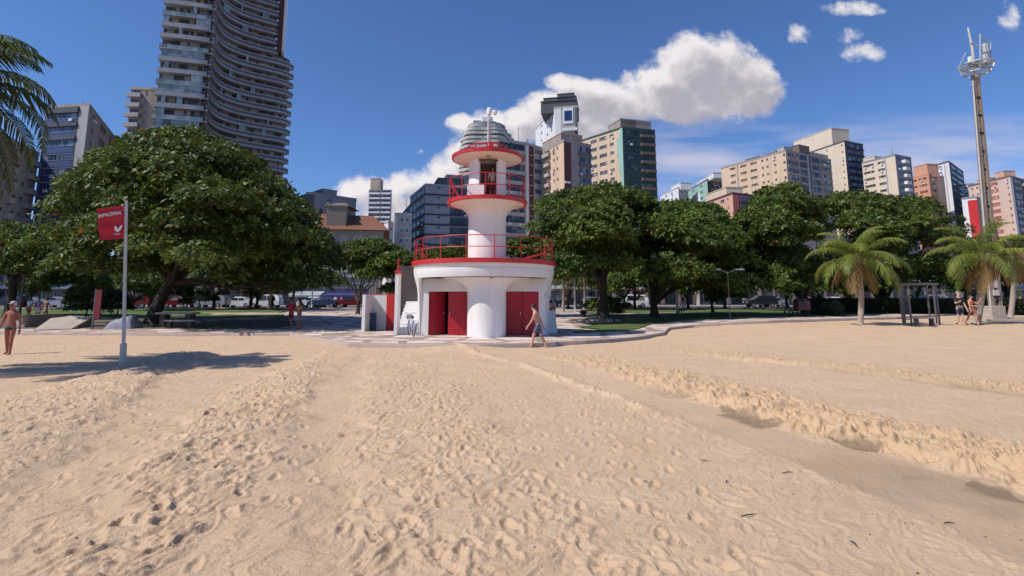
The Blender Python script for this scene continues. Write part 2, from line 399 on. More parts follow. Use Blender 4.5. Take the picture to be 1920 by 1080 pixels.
cA, Y0, Y1 = 1.2, 1.9, 46.0
pw = .75
tt = np.linspace(Y0 ** -pw, Y1 ** -pw, NR); YR = tt ** (-1 / pw)
uu = np.linspace(-1.12, 1.12, NC)
Yg, Ug = np.meshgrid(YR, uu, indexing='ij'); Xg = Ug * (Yg + cA)
H = zsand(Xg, Yg)
lod = np.clip(1.2 - Yg / 26.0, .35, 1)
def fb(x, y, s, oct=4, gain=.55, seed=0):
    h = 0; a = 1
    for o in range(oct): h = h + a * vnoise(x / s, y / s, seed + o * 17); s *= .5; a *= gain
    return h
def billow(x, y, s, oct=3, seed=0):
    h = 0; a = 1
    for o in range(oct): h = h + a * np.abs(vnoise(x / s, y / s, seed + o * 13)); s *= .52; a *= .55
    return h
wxn = fb(Xg, Yg, .5, 2, seed=3) * .16; wyn = fb(Xg, Yg, .5, 2, seed=9) * .16
XW, YW = Xg + wxn, Yg + wyn
rough = np.full(Xg.shape, .10); wet_shade = np.zeros(Xg.shape); gold = np.zeros(Xg.shape)
H += .022 * fb(Xg, Yg, 2.2, 3, seed=40) + .05 * fb(Xg, Yg, 9, 2, seed=50)
jag = .30 * fb(Xg, Yg, 1.1, 4, seed=61)
# the two ploughed banks on the right, the low lip beside the track, rough bands on the left
A = wpoly([(1070, 684), (1180, 716), (1320, 762), (1450, 800), (1600, 842), (1720, 882), (1920, 925), (2150, 985)])
dA, tA = pdist(Xg, Yg, A); dA = dA + jag * .8
B = wpoly([(1235, 656), (1300, 666), (1400, 680), (1600, 703), (1780, 727), (1920, 741), (2200, 765)])
dB, tB = pdist(Xg, Yg, B); dB = dB + jag * .7
C_ = wpoly([(880, 658), (1000, 692), (1130, 738), (1250, 785), (1420, 852), (1600, 930)])
dC, tC = pdist(Xg, Yg, C_); dC = dC + jag * .25
growA = np.clip(tA * 3.0, .15, 1); growB = np.clip(tB * 3.0, .1, 1)
pa = sstep(dA / .55) * (1 - sstep((dA - .35) / 1.9)); H += .085 * growA * pa * (1 + .5 * fb(Xg, Yg, .8, 3, seed=81))
ka = sstep((dA + .05) / .25) * (1 - sstep((dA - 1.4) / 1.0)); rough += .95 * ka * np.clip(tA * 6, .3, 1); gold += ka * .9
pb = sstep(dB / .22) * (1 - sstep((dB - .3) / 2.4)); H += .07 * growB * pb
kb = sstep((dB + .05) / .3) * (1 - sstep((dB - 1.2) / 1.0)); rough += .62 * kb; gold += kb * .8
foot = np.exp(-((dA + .02) / (.14 + .16 * np.clip(tA * 1.6, 0, 1))) ** 4) * sstep((tA - .12) * 4) * sstep(fb(Xg, Yg, 1.1, 3, seed=91) * 14 - .1); wet_shade += foot * .95  # dark bank-foot patches: damp sand and undercut shadow in one painted tone
footb = np.exp(-((dB - .02) / .22) ** 2) * sstep((tB - .3) * 3); wet_shade += footb * .45
H += .06 * np.exp(-(dC / .15) ** 2) * (1 - sstep((tC - .45) / .25)); rough += .75 * np.exp(-(dC / .28) ** 2) * (1 - sstep((tC - .45) / .3))
trk = sstep(dC / .25) * (1 - sstep((dA + .1) / .2)) * (np.abs(Xg) < 60); H -= .014 * trk; rough *= (1 - .75 * trk); wet_shade += trk * .22 * sstep((13 - Yg) / 9) + trk * .30 * sstep((fb(Xg, Yg, 1.6, 3, seed=71) + .05) * 2) * sstep((9 - Yg) / 5)
def bandw(pxs, w0, w1):
    d, t = pdist(Xg, Yg, wpoly(pxs)); w = w0 + (w1 - w0) * t; return 1 - sstep((np.abs(d + jag) - w * .6) / (w * .6)), d
kD, dD = bandw([(640, 664), (575, 695), (490, 750), (430, 830), (400, 920), (330, 1080)], .75, .95)
H += .05 * kD; rough += .85 * kD
kE, _ = bandw([(735, 672), (780, 730), (830, 830), (880, 960), (930, 1100)], .95, 1.1); rough += .42 * kE; H += .015 * kE
kF, _ = bandw([(330, 676), (210, 716), (90, 770), (-60, 840)], .8, 1.2); H += .10 * kF; rough += .6 * kF
kG, _ = bandw([(560, 960), (500, 1030), (430, 1150)], .5, 1.2); rough += .35 * kG
sm, _ = bandw([(655, 660), (625, 740), (590, 840), (540, 960)], .62, .52); rough *= (1 - .95 * sm); H -= .02 * sm
rough += .16 * sstep((6.5 - Yg) / 3.0) * (1 - trk) * (1 - sstep((Xg - 1.2) / 1.5))
leeward = (1 - sstep((dA - 2.2) / .6)) * sstep((dA - 1.2) / .5)
rip = np.sin((Xg * .55 + Yg * .95) * 11 + 3 * fb(Xg, Yg, 1.4, 3, seed=77)) * .006 * sstep((1.0 - Xg - .15 * Yg) / 3) * (1 - kD) * (1 - sm)
H += rip * lod
rough = np.clip(rough, 0, 1.15); far = .62 + .55 * sstep((Yg - 3.5) / 5.5)
ch = .50 * (billow(XW, YW, .55, 3, seed=5) - .42) + .34 * (billow(XW * 1.0, YW, .26, 3, seed=15) - .42) + .10 * fb(XW, YW, .11, 2, seed=25)
bank = np.clip(ka + kb * .8, 0, 1)
lump = np.clip(fb(XW, YW, .30, 4, .62, seed=101), -.2, 1) + .5 * np.clip(fb(XW, YW, .12, 3, .6, seed=111), -.1, 1)
H += .070 * bank * lump * np.clip(lod * 1.3, 0, 1)
ca, sa = math.cos(.95), math.sin(.95); XR = XW * ca + YW * sa; YRr = -XW * sa + YW * ca
crisp = billow(XR * .55, YRr * 1.35, .20, 4, seed=121) - .45
H += .058 * rough * ch * lod * (1 - .5 * bank) * far + .066 * (rough * .9 + .06) * crisp * lod * far
H += .0075 * fb(XR * .5, YRr * 1.4, .13, 3, .65, seed=131) * (1 - .8 * trk)
H += .003 * fb(Xg, Yg, .16, 3, seed=33)
# footprints pressed into the sand
rng = np.random.default_rng(11)
def stamp(x, y, ang, L, W, dep):
    r0 = np.searchsorted(YR, y - L); r1 = np.searchsorted(YR, y + L) + 1
    r0 = max(0, r0 - 1); r1 = min(NR, r1 + 1)
    if r1 - r0 < 2: return
    ua = (x - L) / (YR[r0:r1] + cA); ub = (x + L) / (YR[r0:r1] + cA)
    c0 = max(0, int(np.searchsorted(uu, min(ua.min(), ub.min()))) - 1); c1 = min(NC, int(np.searchsorted(uu, max(ua.max(), ub.max()))) + 1)
    if c1 - c0 < 2: return
    dx = Xg[r0:r1, c0:c1] - x; dy = Yg[r0:r1, c0:c1] - y; c, s = math.cos(ang), math.sin(ang)
    a = (dx * c + dy * s) / (L * .55); b = (-dx * s + dy * c) / (W * .55); b = b * (1 + .25 * a)
    r2 = a * a + b * b; r = np.sqrt(r2)
    H[r0:r1, c0:c1] += dep * (-(1 - sstep((r - .35) / .5)) + .45 * np.exp(-((r - 1.05) / .22) ** 2))
fp = []
for _ in range(5200):
    y = 2.3 + 19 * rng.random() ** 1.25; u = rng.uniform(-1.02, 1.02); x = u * (y + cA)
    i = min(NR - 1, int(np.searchsorted(YR, y))); j = min(NC - 1, int(np.searchsorted(uu, u)))
    k = rough[i, j]
    if rng.random() > .08 + .75 * k or trk[i, j] > .5 or sm[i, j] > .4: continue
    stamp(x, y, rng.normal(1.75 if x < .5 else 2.4, .5), rng.uniform(.20, .31), rng.uniform(.09, .14), rng.uniform(.007, .017) * (.7 + .8 * min(k, 1)) * (1 if y < 14 else .7))
# tracks of single walkers
for k in range(16):
    x, y = rng.uniform(-4.5, 1.8), rng.uniform(2.2, 6); a = rng.normal(1.65, .35)
    for i in range(26):
        x += math.cos(a) * .62; y += math.sin(a) * .62; a += rng.normal(0, .04); sdv = .09 * (1 if i % 2 else -1)
        if y > 19 or y < 2: break
        if (i + k) % 2 == 0 or True: stamp(x + sdv * math.sin(a), y - sdv * math.cos(a), a + rng.normal(0, .1), .27, .10, .016)
# sand blown over the kerb in the middle
drift = np.exp(-((Xg + 1.9) / 1.5) ** 4) * sstep((Yg - 18.2) / 1.2); H += .14 * drift * (1 - sstep((Yg - 20.6) / 1.3))
ye = yedge(Xg); under = sstep((Yg - ye - .35) / .6); H = H - under * (H - zsand(Xg, Yg) + .02) * (1 - drift) - .35 * sstep((Yg - ye - 2.2) / .8)
edgefade = sstep((np.abs(Ug) - 1.04) / .08); H = H * (1 - edgefade) + (zsand(Xg, Yg) - .0) * edgefade
H[:3, :] = 0.0
V = np.stack([Xg, Yg, H], -1).reshape(-1, 3)
ii = (np.arange(NR - 1)[:, None] * NC + np.arange(NC - 1)[None, :]).ravel()
Q = np.stack([ii, ii + 1, ii + NC + 1, ii + NC], 1)
tone = np.stack([np.clip(wet_shade, 0, 1), np.clip(gold, 0, 1), rough, np.ones_like(wet_shade)], -1).reshape(-1, 4)
sand = np_mesh('sand', V, Q, M_SAND, attr={'tone': ('POINT', 'FLOAT_COLOR', tone)}, smooth=True)
struct(sand, 'trampled beige beach sand with ploughed banks and footprints')
HS = H
def hsand(x, y):
    i = min(NR - 1, int(np.searchsorted(YR, y))); j = int(np.clip(np.searchsorted(uu, x / (y + cA)), 0, NC - 1)); return float(HS[i, j])
# plain sand all round, under and behind the detailed beach
mb = MB(); mb.box((0, -150, -.32), (1400, 380, .5), M_sandfar); o = mb.build('beach'); struct(o)
def grid_sheet(name, X, Y, Z, m, skirt=None):
    nr, nc = X.shape; V = np.stack([X, Y, Z], -1).reshape(-1, 3)
    k = (np.arange(nr - 1)[:, None] * nc + np.arange(nc - 1)[None, :]).ravel(); Q = np.stack([k, k + 1, k + nc + 1, k + nc], 1)
    if skirt:
        V2 = np.stack([X[0], Y[0] + .0, Z[0] - skirt], -1); b = len(V); V = np.vstack([V, V2]); c = np.arange(nc - 1)
        Q = np.vstack([Q, np.stack([b + c, b + c + 1, c + 1, c], 1)])
    return np_mesh(name, V, Q, m, smooth=True)
# promenade with its kerb
def pave_material():
    m = bpy.data.materials.new('mosaic_promenade'); m.use_nodes = True; t = m.node_tree; b = t.nodes['Principled BSDF']
    geo = t.nodes.new('ShaderNodeNewGeometry'); mp = t.nodes.new('ShaderNodeMapping'); mp.inputs['Scale'].default_value = (.62, .62, 0)
    nz = t.nodes.new('ShaderNodeTexNoise'); nz.inputs['Scale'].default_value = .9
    t.links.new(geo.outputs['Position'], nz.inputs['Vector'])
    va = t.nodes.new('ShaderNodeVectorMath'); va.operation = 'MULTIPLY_ADD'; va.inputs[1].default_value = (.5, .5, 0)
    t.links.new(nz.outputs['Color'], va.inputs[0]); t.links.new(geo.outputs['Position'], va.inputs[2]); t.links.new(va.outputs[0], mp.inputs[0])
    vo = t.nodes.new('ShaderNodeTexVoronoi'); vo.feature = 'DISTANCE_TO_EDGE'; vo.inputs['Scale'].default_value = 1.0; vo.inputs['Randomness'].default_value = .55
    t.links.new(mp.outputs[0], vo.inputs['Vector'])
    rm = t.nodes.new('ShaderNodeValToRGB'); e = rm.color_ramp.elements; e[0].position = .10; e[0].color = (.25, .175, .14, 1); e[1].position = .14; e[1].color = (.68, .545, .48, 1)
    t.links.new(vo.outputs['Distance'], rm.inputs[0])
    sn = t.nodes.new('ShaderNodeTexVoronoi'); sn.inputs['Scale'].default_value = 11; t.links.new(geo.outputs['Position'], sn.inputs['Vector'])
    dn = t.nodes.new('ShaderNodeTexNoise'); dn.inputs['Scale'].default_value = .5; dn.inputs['Detail'].default_value = 8; t.links.new(geo.outputs['Position'], dn.inputs['Vector'])
    mx_ = t.nodes.new('ShaderNodeMix'); mx_.data_type = 'RGBA'; mx_.inputs['B'].default_value = (.50, .40, .32, 1)
    t.links.new(wmath(t, 'MULTIPLY_ADD', dn.outputs[0], 3.0, -1.2, clamp=True), mx_.inputs['Factor']); t.links.new(rm.outputs[0], mx_.inputs['A'])
    hs = t.nodes.new('ShaderNodeHueSaturation'); t.links.new(mx_.outputs['Result'], hs.inputs['Color'])
    s2 = t.nodes.new('ShaderNodeSeparateColor'); t.links.new(sn.outputs['Color'], s2.inputs[0])
    t.links.new(wmath(t, 'MULTIPLY_ADD', s2.outputs[0], .3, .85), hs.inputs['Value'])
    t.links.new(hs.outputs[0], b.inputs['Base Color']); b.inputs['Roughness'].default_value = .8; return m
M_PAVE = pave_material()
xs = np.unique(np.concatenate([np.linspace(-110, 110, 700), np.array(EX)])); xs = xs[(xs > -110) & (xs < 110)]
prof = np.array([0, .28, 1, 2, 3, 4, 5, 6.5, 8, 10, 13, 17, 22, 28])
Xp = np.repeat(xs[None, :], len(prof), 0); Yp = yedge(Xp) + prof[:, None]
Zp = zpark(Xp, Yp)
o = grid_sheet('promenade', Xp, Yp, Zp, M_PAVE, skirt=.4); struct(o, 'pink and grey mosaic promenade along the sand')
kb_ = MB(); 
Xk = np.repeat(xs[None, :], 4, 0); Yk = yedge(Xk) + np.array([-.03, -.01, .26, .27])[:, None]; Zk = zpark(Xk, Yk) + np.array([-.012, .014, .014, -.01])[:, None]
o = grid_sheet('kerb', Xk, Yk, Zk, mat('kerb_stone', (.40, .31, .26), .85, .15, 2.5), skirt=.4); struct(o)
# park ground, lawns, paths, street
us = np.linspace(-2.2, 2.2, 160); ysr = np.concatenate([np.linspace(0, 45, 70), np.array([60, 90, 140, 220, 400, 900, 2500])])
Up, Yq = np.meshgrid(us, ysr); Yq = Yq + 30; Xq = Up * Yq
Zq = zpark(Xq, Yq) - .03
Zq = np.where(Yq < yedge(Xq) + 6, Zq - .25, Zq)
o = grid_sheet('ground', Xq, Yq, Zq, M_ground); struct(o)
def lawn(name, u0, u1, ya, yb, m, dz, nu=90, nv=40, label=None, kind='structure'):
    u = np.linspace(u0, u1, nu)[None, :]; v = np.linspace(0, 1, nv)[:, None]
    fa = ya(u) if callable(ya) else ya + 0 * u; fb_ = yb(u) if callable(yb) else yb + 0 * u
    Y = fa + (fb_ - fa) * v; X = u * Y
    uedge = np.clip(1 - (u - u0) / (u1 - u0) * 12, 0, 1) + np.clip(1 - (u1 - u) / (u1 - u0) * 12, 0, 1); X = X + uedge * (1.1 * vnoise(Y / 2.2, 0 * X + 7.3, 5) + .5 * vnoise(Y / .7, 0 * X + 1.3, 6)); vedge = np.clip(1 - v * 9, 0, 1) + np.clip(v * 9 - 8, 0, 1); Y = Y + vedge * (.55 * vnoise(X / 1.6, 0 * X + 2.3, 15) - .2)
    Z = zpark(X, Y) + dz + .02 * vnoise(X / 1.5, Y / 1.5, 4)
    o = grid_sheet(name, X, Y, Z, m, skirt=.1); struct(o, label, None, kind); return o
def front(pad):
    def f(u):
        Y = np.full(np.shape(u), 34.0)
        for _ in range(25): Y = .5 * Y + .5 * (yedge(u * Y) + pad)
        return Y
    return f
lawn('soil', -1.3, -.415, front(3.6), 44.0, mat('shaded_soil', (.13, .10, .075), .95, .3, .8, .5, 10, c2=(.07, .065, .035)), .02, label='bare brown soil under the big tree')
lawn('lawn', -1.3, -.43, 44.0, 66.5, M_grass, .05, kind='stuff', label='green park grass on the left')
lawn('path', -.56, -.42, 48.0, 51.5, M_dirt, .075, label='pale dirt path across the left lawn')
lawn('lawn', .135, 1.5, front(4.2), 45.0, M_grass, .05, kind='stuff', label='green park grass behind the right promenade')
lawn('lawn', .14, 1.5, 47.5, 66.5, M_grass, .05, kind='stuff', label='far strip of park grass before the avenue')
lawn('path', .14, .60, 45.0, 47.5, M_dirt, .06, label='pale dirt path between the right lawns')
mb = MB(); mb.box((0, 77, .40), (900, 15, .36), M_asphalt)
o = mb.build('road'); struct(o, 'asphalt avenue behind the park')
mb = MB()
for x in np.arange(-200, 200, 7): mb.box((x, 77, .586), (3, .14, .006), M_white)
o = mb.build('road_marking'); struct(o)
mb = MB(); mb.box((0, 69.2, .52), (900, .5, .34), M_stone); mb.box((0, 88.5, .52), (900, 8, .36), mat('pavement_slabs', (.34, .31, .29), .85, .1, 1)); o = mb.build('pavement'); struct(o)

# ------------------------------------------------------------ lifeguard lookout tower (concrete lighthouse shape)
LX, LY, LZ = (912.5 - 960) / 1010 * 24.3, 24.3, .13          # axis of the shaft
DX, DY, DR = -1.37, 26.35, 3.42                               # round terrace
lt = thing('lookout_tower', 'white round lifeguard tower with red rimmed discs and red doors on the promenade', 'lookout tower', (LX, LY, LZ))
ZD = 3.50                                                      # terrace floor height
WALLY = 25.05
def dcirc(x, y, a):
    """distance from (x,y) in direction a to the terrace circle"""
    dx, dy = x - DX, y - DY; c, s = math.cos(a), math.sin(a); b = dx * c + dy * s; cc_ = dx * dx + dy * dy - (DR - .05) ** 2
    return -b + math.sqrt(max(b * b - cc_, 0))
# shaft with its flared head under the terrace
def flare(r, z, a):
    if z < 1.85: return r
    t = min(1, (z - 1.85) / .74); k = 1 - math.sqrt(max(0, 1 - t * t)) if t < 1 else 1
    mx_ = min(dcirc(LX, LY, a) - .12, 2.0); return r + (mx_ - r) * k
SR = .865
mb = MB(); prof_ = [(SR, -.05), (SR, 1.0), (SR, 1.85)] + [(SR, 1.85 + .74 * i / 14) for i in range(1, 15)]
mb.lathe(prof_, (LX, LY, LZ), M_white, 96, flare); mb.build('column', lt, smooth=True)
# drum: back wall follows the circle, front wall flat, outer skin flares to the terrace
def drum_r(z):
    if z < 1.9: return 3.17 + .03 * z / 1.9
    t = (z - 1.9) / 1.1; return 3.20 + (DR - 3.20) * sstep(np.float64(t))
zs_ = [0, .6, 1.2, 1.9, 2.1, 2.3, 2.5, 2.7, 2.9, 3.02]
a0 = math.asin((WALLY - DY) / 3.17)                            # right end of the chord
def arc_pts(r, y_cut, n=70):
    s = max(-1, min(1, (y_cut - DY) / r)); a = math.asin(s); return [(DX + r * math.cos(x), DY + r * math.sin(x)) for x in np.linspace(a, math.pi - a, n)]
mb = MB(); rows = [arc_pts(drum_r(z), WALLY) for z in zs_]; n = 70
vs = [(x, y, LZ + z) for z, row in zip(zs_, rows) for x, y in row]
fs = [(i * n + k, i * n + k + 1, (i + 1) * n + k + 1, (i + 1) * n + k) for i in range(len(zs_) - 1) for k in range(n - 1)]
mb.add(vs, fs, M_white); mb.build('outer_wall', lt, smooth=True)
# flat front wall with two door openings
def wallstrip(x0, x1, z0, z1, y, m, mb, th=.16): mb.box(((x0 + x1) / 2, y + th / 2, LZ + (z0 + z1) / 2), (x1 - x0, th, z1 - z0), m)
xl = DX - math.sqrt(3.17 ** 2 - (WALLY - DY) ** 2) + .004; xr = DX + math.sqrt(3.17 ** 2 - (WALLY - DY) ** 2) + .02
fx = lambda px: (px - 960) / 1010.0 * WALLY
d1a, d1b, d2a, d2b = fx(804), fx(876.5), fx(949), fx(1010)
dtop = 2.00; mb = MB()
zz_ = np.linspace(dtop, 2.63, 8); hw = [math.sqrt(drum_r(z) ** 2 - (WALLY - DY) ** 2) + .01 for z in zz_]
pl = [(DX - w, z) for w, z in zip(hw, zz_)][::-1] + [(DX + w, z) for w, z in zip(hw, zz_)]; npl = len(pl)
mb.add([(x, y, LZ + z) for y in (WALLY, WALLY + .16) for x, z in pl], [tuple(range(npl)), tuple(reversed(range(npl, 2 * npl)))] + [(i, (i + 1) % npl + 0, npl + (i + 1) % npl, npl + i) for i in range(npl)], M_white)
for a, b in ((xl, d1a), (d1b, d2a), (d2b, xr)): wallstrip(a, b, 0, dtop, WALLY, M_white, mb)
mb.build('front_wall', lt)
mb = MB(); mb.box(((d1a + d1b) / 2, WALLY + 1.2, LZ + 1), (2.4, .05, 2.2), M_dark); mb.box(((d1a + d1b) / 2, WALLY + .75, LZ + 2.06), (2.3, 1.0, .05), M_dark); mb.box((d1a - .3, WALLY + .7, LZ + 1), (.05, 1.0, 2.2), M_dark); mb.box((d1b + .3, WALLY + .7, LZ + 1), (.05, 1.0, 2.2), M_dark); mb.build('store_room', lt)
dw = (d1b - d1a) / 2
def door(x0, x1, rz, hinge_left, y=WALLY + .03, handle=True):
    w = x1 - x0; mb = MB(); hx = x0 if hinge_left else x1; s = 1 if hinge_left else -1
    Rm = Matrix.Rotation(rz, 3, 'Z')
    def put(c, d, m): mb.box(Vector((hx, y, LZ)) + Rm @ Vector(c), d, m, M=Rm)
    put((s * w / 2, 0, dtop / 2), (w - .02, .05, dtop - .03), M_reddoor)
    for zz in (.55, 1.35): put((s * w / 2, -.03, zz), (w - .22, .012, .62), M_reddoor)
    d = mb.build('door', lt)
    if handle:
        mh = MB(); mh.box(Vector((hx, y, LZ)) + Rm @ Vector((s * (w - .10), -.06, 1.0)), (.035, .07, .16), M_steel, M=Rm); mh.build('handle', d, world=False).matrix_parent_inverse = Matrix.Identity(4)
        d.children[0].matrix_parent_inverse = (d.matrix_parent_inverse).inverted() @ d.matrix_parent_inverse
    return d
mb_doors = [door(d1a, d1a + dw, R(40), True), door(d1a + dw, d1b, 0, False)]
door(d2a, (d2a + d2b) / 2, 0, True); door((d2a + d2b) / 2, d2b, 0, False, handle=False)
# curved front skin: fascia under the terrace with a rounded corner coming down on the left and right
def bottom_z(a):
    """a measured from left end (0) to right end (1) of the front arc"""
    L = a * ARC; Rr = (1 - a) * ARC
    def corner(s, jamb, rad):
        if s < jamb: return 0.0
        t = min(1, (s - jamb) / rad); return (ZC - .55 * (1 - math.sqrt(max(0, 1 - (1 - t) ** 2)))) if t > 0.01 else 0.0
    return min(corner(L, .16, .42), corner(Rr, .02, .55) if False else ZC)
ZC = 2.62
aL = math.pi - math.asin((WALLY - DY) / DR); aR = 2 * math.pi + math.asin((WALLY - DY) / DR)
ARC = DR * (aR - aL); NA = 180; mb = MB(); vs = []; nz = 8
for i in range(NA + 1):
    f = i / NA; a = aL + (aR - aL) * f; zb = bottom_z(f)
    for side in (0, 1):
        for k in range(nz + 1):
            z = zb + (3.02 - zb) * k / nz
            r = drum_r(z) + .004 - (.14 if side else 0)
            vs.append((DX + r * math.cos(a), DY + r * math.sin(a), LZ + z))
st_ = 2 * (nz + 1); fs = []
for i in range(NA):
    for k in range(nz):
        p = i * st_ + k; fs.append((p, p + st_, p + st_ + 1, p + 1)); q = p + nz + 1; fs.append((q, q + 1, q + st_ + 1, q + st_))
    p = i * st_; q = p + nz + 1; fs.append((p, q, q + st_, p + st_))
mb.add(vs, fs, M_white); mb.build('fascia', lt, smooth=True)
# terrace slab, soffit, red rim
mb = MB(); mb.lathe([(.02, 2.61), (DR - .13, 2.61)], (DX, DY, LZ), M_whiteshade, 96)
mb.lathe([(DR - .02, 3.02), (DR + .0, 3.06), (DR + .02, 3.24), (DR + .02, 3.30)], (DX, DY, LZ), M_white, 128); mb.build('soffit', lt, smooth=True)
mb = MB(); mb.lathe([(DR + .015, 3.215), (DR + .10, 3.22), (DR + .10, 3.42), (DR - .06, 3.425), (DR - .06, 3.36), (.02, 3.36)], (DX, DY, LZ), M_red, 128); mb.build('terrace_rim', lt, smooth=True)
def light_dome(x, y, z): 
    mb = MB(); mb.lathe([(.10, 0), (.10, -.03), (.07, -.07), (.001, -.085)], (x, y, z), mat('lamp_dome', (.35, .28, .20), .4, .1), 20); mb.build('ceiling_light', lt, smooth=True)
light_dome(fx(835), 24.0, LZ + 2.61); light_dome(LX + .25, LY - 1.12, LZ + 2.61)
# railing of the terrace
def arc3(r, z, a0_, a1_, n=48, cx=DX, cy=DY): return [(cx + r * math.cos(a), cy + r * math.sin(a), LZ + z) for a in np.linspace(a0_, a1_, n)]
def railing(cx, cy, r, z0, hs_, a0_, a1_, npost, mname='railing', rad=.019, braces=()):
    mb = MB()
    for h in hs_: mb.tube(arc3(r, z0 + h, a0_, a1_, 64, cx, cy), rad, M_red, 8)
    for a in np.linspace(a0_, a1_, npost): mb.tube([(cx + r * math.cos(a), cy + r * math.sin(a), LZ + z0), (cx + r * math.cos(a), cy + r * math.sin(a), LZ + z0 + hs_[-1])], rad * 1.15, M_red, 8)
    for a in braces: mb.tube([(cx + r * math.cos(a), cy + r * math.sin(a), LZ + z0 + hs_[-1]), (cx + (r - .5) * math.cos(a), cy + (r - .5) * math.sin(a), LZ + z0)], rad, M_red, 8)
    return mb.build(mname, lt, smooth=True)
railing(DX, DY, DR - .02, 3.42, (.50, 1.0), R(-205), R(25), 12, braces=(R(-190), R(-178), R(-165), R(-5), R(12)))
mb = MB()
for dx_, sgn in ((2.2, 1), (2.9, 1)): mb.tube([(DX + .9, DY + dx_ - .9, LZ + 3.45), (DX + 3.2, DY + dx_ - .4, LZ + 4.1)], .03, M_red, 8)
mb.build('stair_railing', lt, smooth=True)
# upper shaft
mb = MB(); mb.lathe([(SR, 3.30), (SR, 4.6), (SR, 5.15)], (LX, LY, LZ), M_white, 72); mb.build('shaft', lt, smooth=True)
Z2, R2 = 6.05, 1.80
mb = MB(); bowl = [(SR, 5.15), (SR, 5.28)] + [(SR + (R2 - SR - .02) * (1 - math.cos(t)) ** .92, 5.28 + .67 * math.sin(t)) for t in np.linspace(.1, math.pi / 2, 16)]
mb.lathe(bowl, (LX, LY, LZ), M_white, 96); mb.build('middle_bowl', lt, smooth=True)
mb = MB(); mb.lathe([(R2 - .02, 5.945), (R2 + .04, 5.95), (R2 + .05, 6.10), (R2 - .04, 6.105), (R2 - .04, 6.05), (.02, 6.05)], (LX, LY, LZ), M_red, 96); mb.build('middle_rim', lt, smooth=True)
railing(LX, LY, R2 - .05, 6.10, (.48, .98), R(-200), R(20), 7, braces=(R(-185), R(-170), R(-160), R(0), R(10)))
# cabin wall with a doorway facing the camera
CZ0, CZ1 = 6.07, 7.98
mb = MB(); da, db = R(-114), R(-54)
angs = list(np.linspace(db, da + 2 * math.pi, 80))
for (r_, flip) in ((SR, False), (SR - .14, True)):
    vs = [(LX + r_ * math.cos(a), LY + r_ * math.sin(a), LZ + z) for z in (CZ0, CZ1) for a in angs]
    fs = [(i, i + 1, 80 + i + 1, 80 + i) for i in range(79)]; mb.add(vs, [tuple(reversed(f)) for f in fs] if flip else fs, M_white)
for a in (da, db):
    vs = [(LX + r_ * math.cos(a), LY + r_ * math.sin(a), LZ + z) for z in (CZ0, CZ1) for r_ in (SR, SR - .14)]; mb.add(vs, [(0, 1, 3, 2)], M_white)
mb.build('cabin_wall', lt, smooth=True)
hd = arc3(SR, CZ1, da, db, 12, LX, LY)
mb = MB(); pts = arc3(SR, CZ1 - .10, da, db, 12, LX, LY); mb.tube(pts, .035, M_brownwall, 6); mb.build('door_lintel', lt); mb = MB(); mb.box((LX, LY + .3, LZ + 7.0), (1.1, .04, 1.9), mat('cabin_inside', (.16, .13, .11), .8, .2, 2)); mb.build('cabin_lining', lt)
mb = MB(); vs = [(LX - SR * .99, LY - .95), (LX - .10, LY - 1.02), (LX - .10, LY - .90), (LX - SR * .99, LY - .83)]
mb.prism(vs, LZ + 6.06, LZ + 6.70, M_white); mb.build('parapet', lt)
Z3, R3 = 8.12, 1.63
mb = MB(); mb.lathe([(.02, 7.96), (SR, 7.96), (1.3, 8.0), (R3 - .03, 8.09)], (LX, LY, LZ), M_whiteshade, 96); mb.build('roof_soffit', lt, smooth=True)
mb = MB(); mb.lathe([(R3 - .04, 8.085), (R3 + .03, 8.09), (R3 + .04, 8.23), (R3 - .05, 8.235), (1.2, 8.32), (.02, 8.40)], (LX, LY, LZ), M_red, 96); mb.build('roof_disc', lt, smooth=True)
light_dome(LX + .1, LY - 1.15, LZ + 7.98)
mb = MB()
rr = [(LX + .95 * math.cos(a), LY + .95 * math.sin(a)) for a in np.linspace(R(-190), R(10), 7)]
for x, y in rr: mb.tube([(x, y, LZ + 8.28), (x, y, LZ + 8.66)], .03, M_red, 6)
mb.tube([(x, y, LZ + 8.66) for x, y in rr], .03, M_red, 6); mb.tube([(x, y, LZ + 8.47) for x, y in rr], .025, M_red, 6)
mb.box((LX - .05, LY + .1, LZ + 8.5), (1.5, .5, .30), M_red); mb.box((LX + .12, LY - .2, LZ + 8.62), (.34, .3, .50), M_red)
mb.build('roof_railing', lt)
mb = MB(); mb.tube([(LX + .05, LY - .3, LZ + 8.35), (LX + .05, LY - .3, LZ + 9.95)], .06, M_palesteel, 10); mb.tube([(LX + .17, LY - .25, LZ + 8.7), (LX + .17, LY - .25, LZ + 10.1)], .03, M_palesteel, 8); mb.build('mast', lt, smooth=True)
sc_ = mb = MB(); cx_, cy_, cz_ = LX + .07, LY - .3, LZ + 10.36
mb.lathe([(.001, -.20), (.10, -.18), (.115, -.02), (.10, .10), (.07, .17), (.001, .19)], (cx_, cy_, cz_), M_white, 20)
mb.tube([(cx_, cy_, cz_ - .02), (cx_ + .20, cy_ - .05, cz_ - .02), (cx_ + .26, cy_ - .08, cz_ - .06)], .03, M_white, 8)
mb.lathe([(.001, .08), (.09, .05), (.10, -.06), (.06, -.14), (.001, -.15)], (cx_ + .28, cy_ - .08, cz_ - .05), M_white, 16)
mb.tube([(cx_, cy_, cz_ - .5), (cx_, cy_, cz_ - .1)], .03, M_palesteel, 8); mb.build('dome_camera', lt, smooth=True)
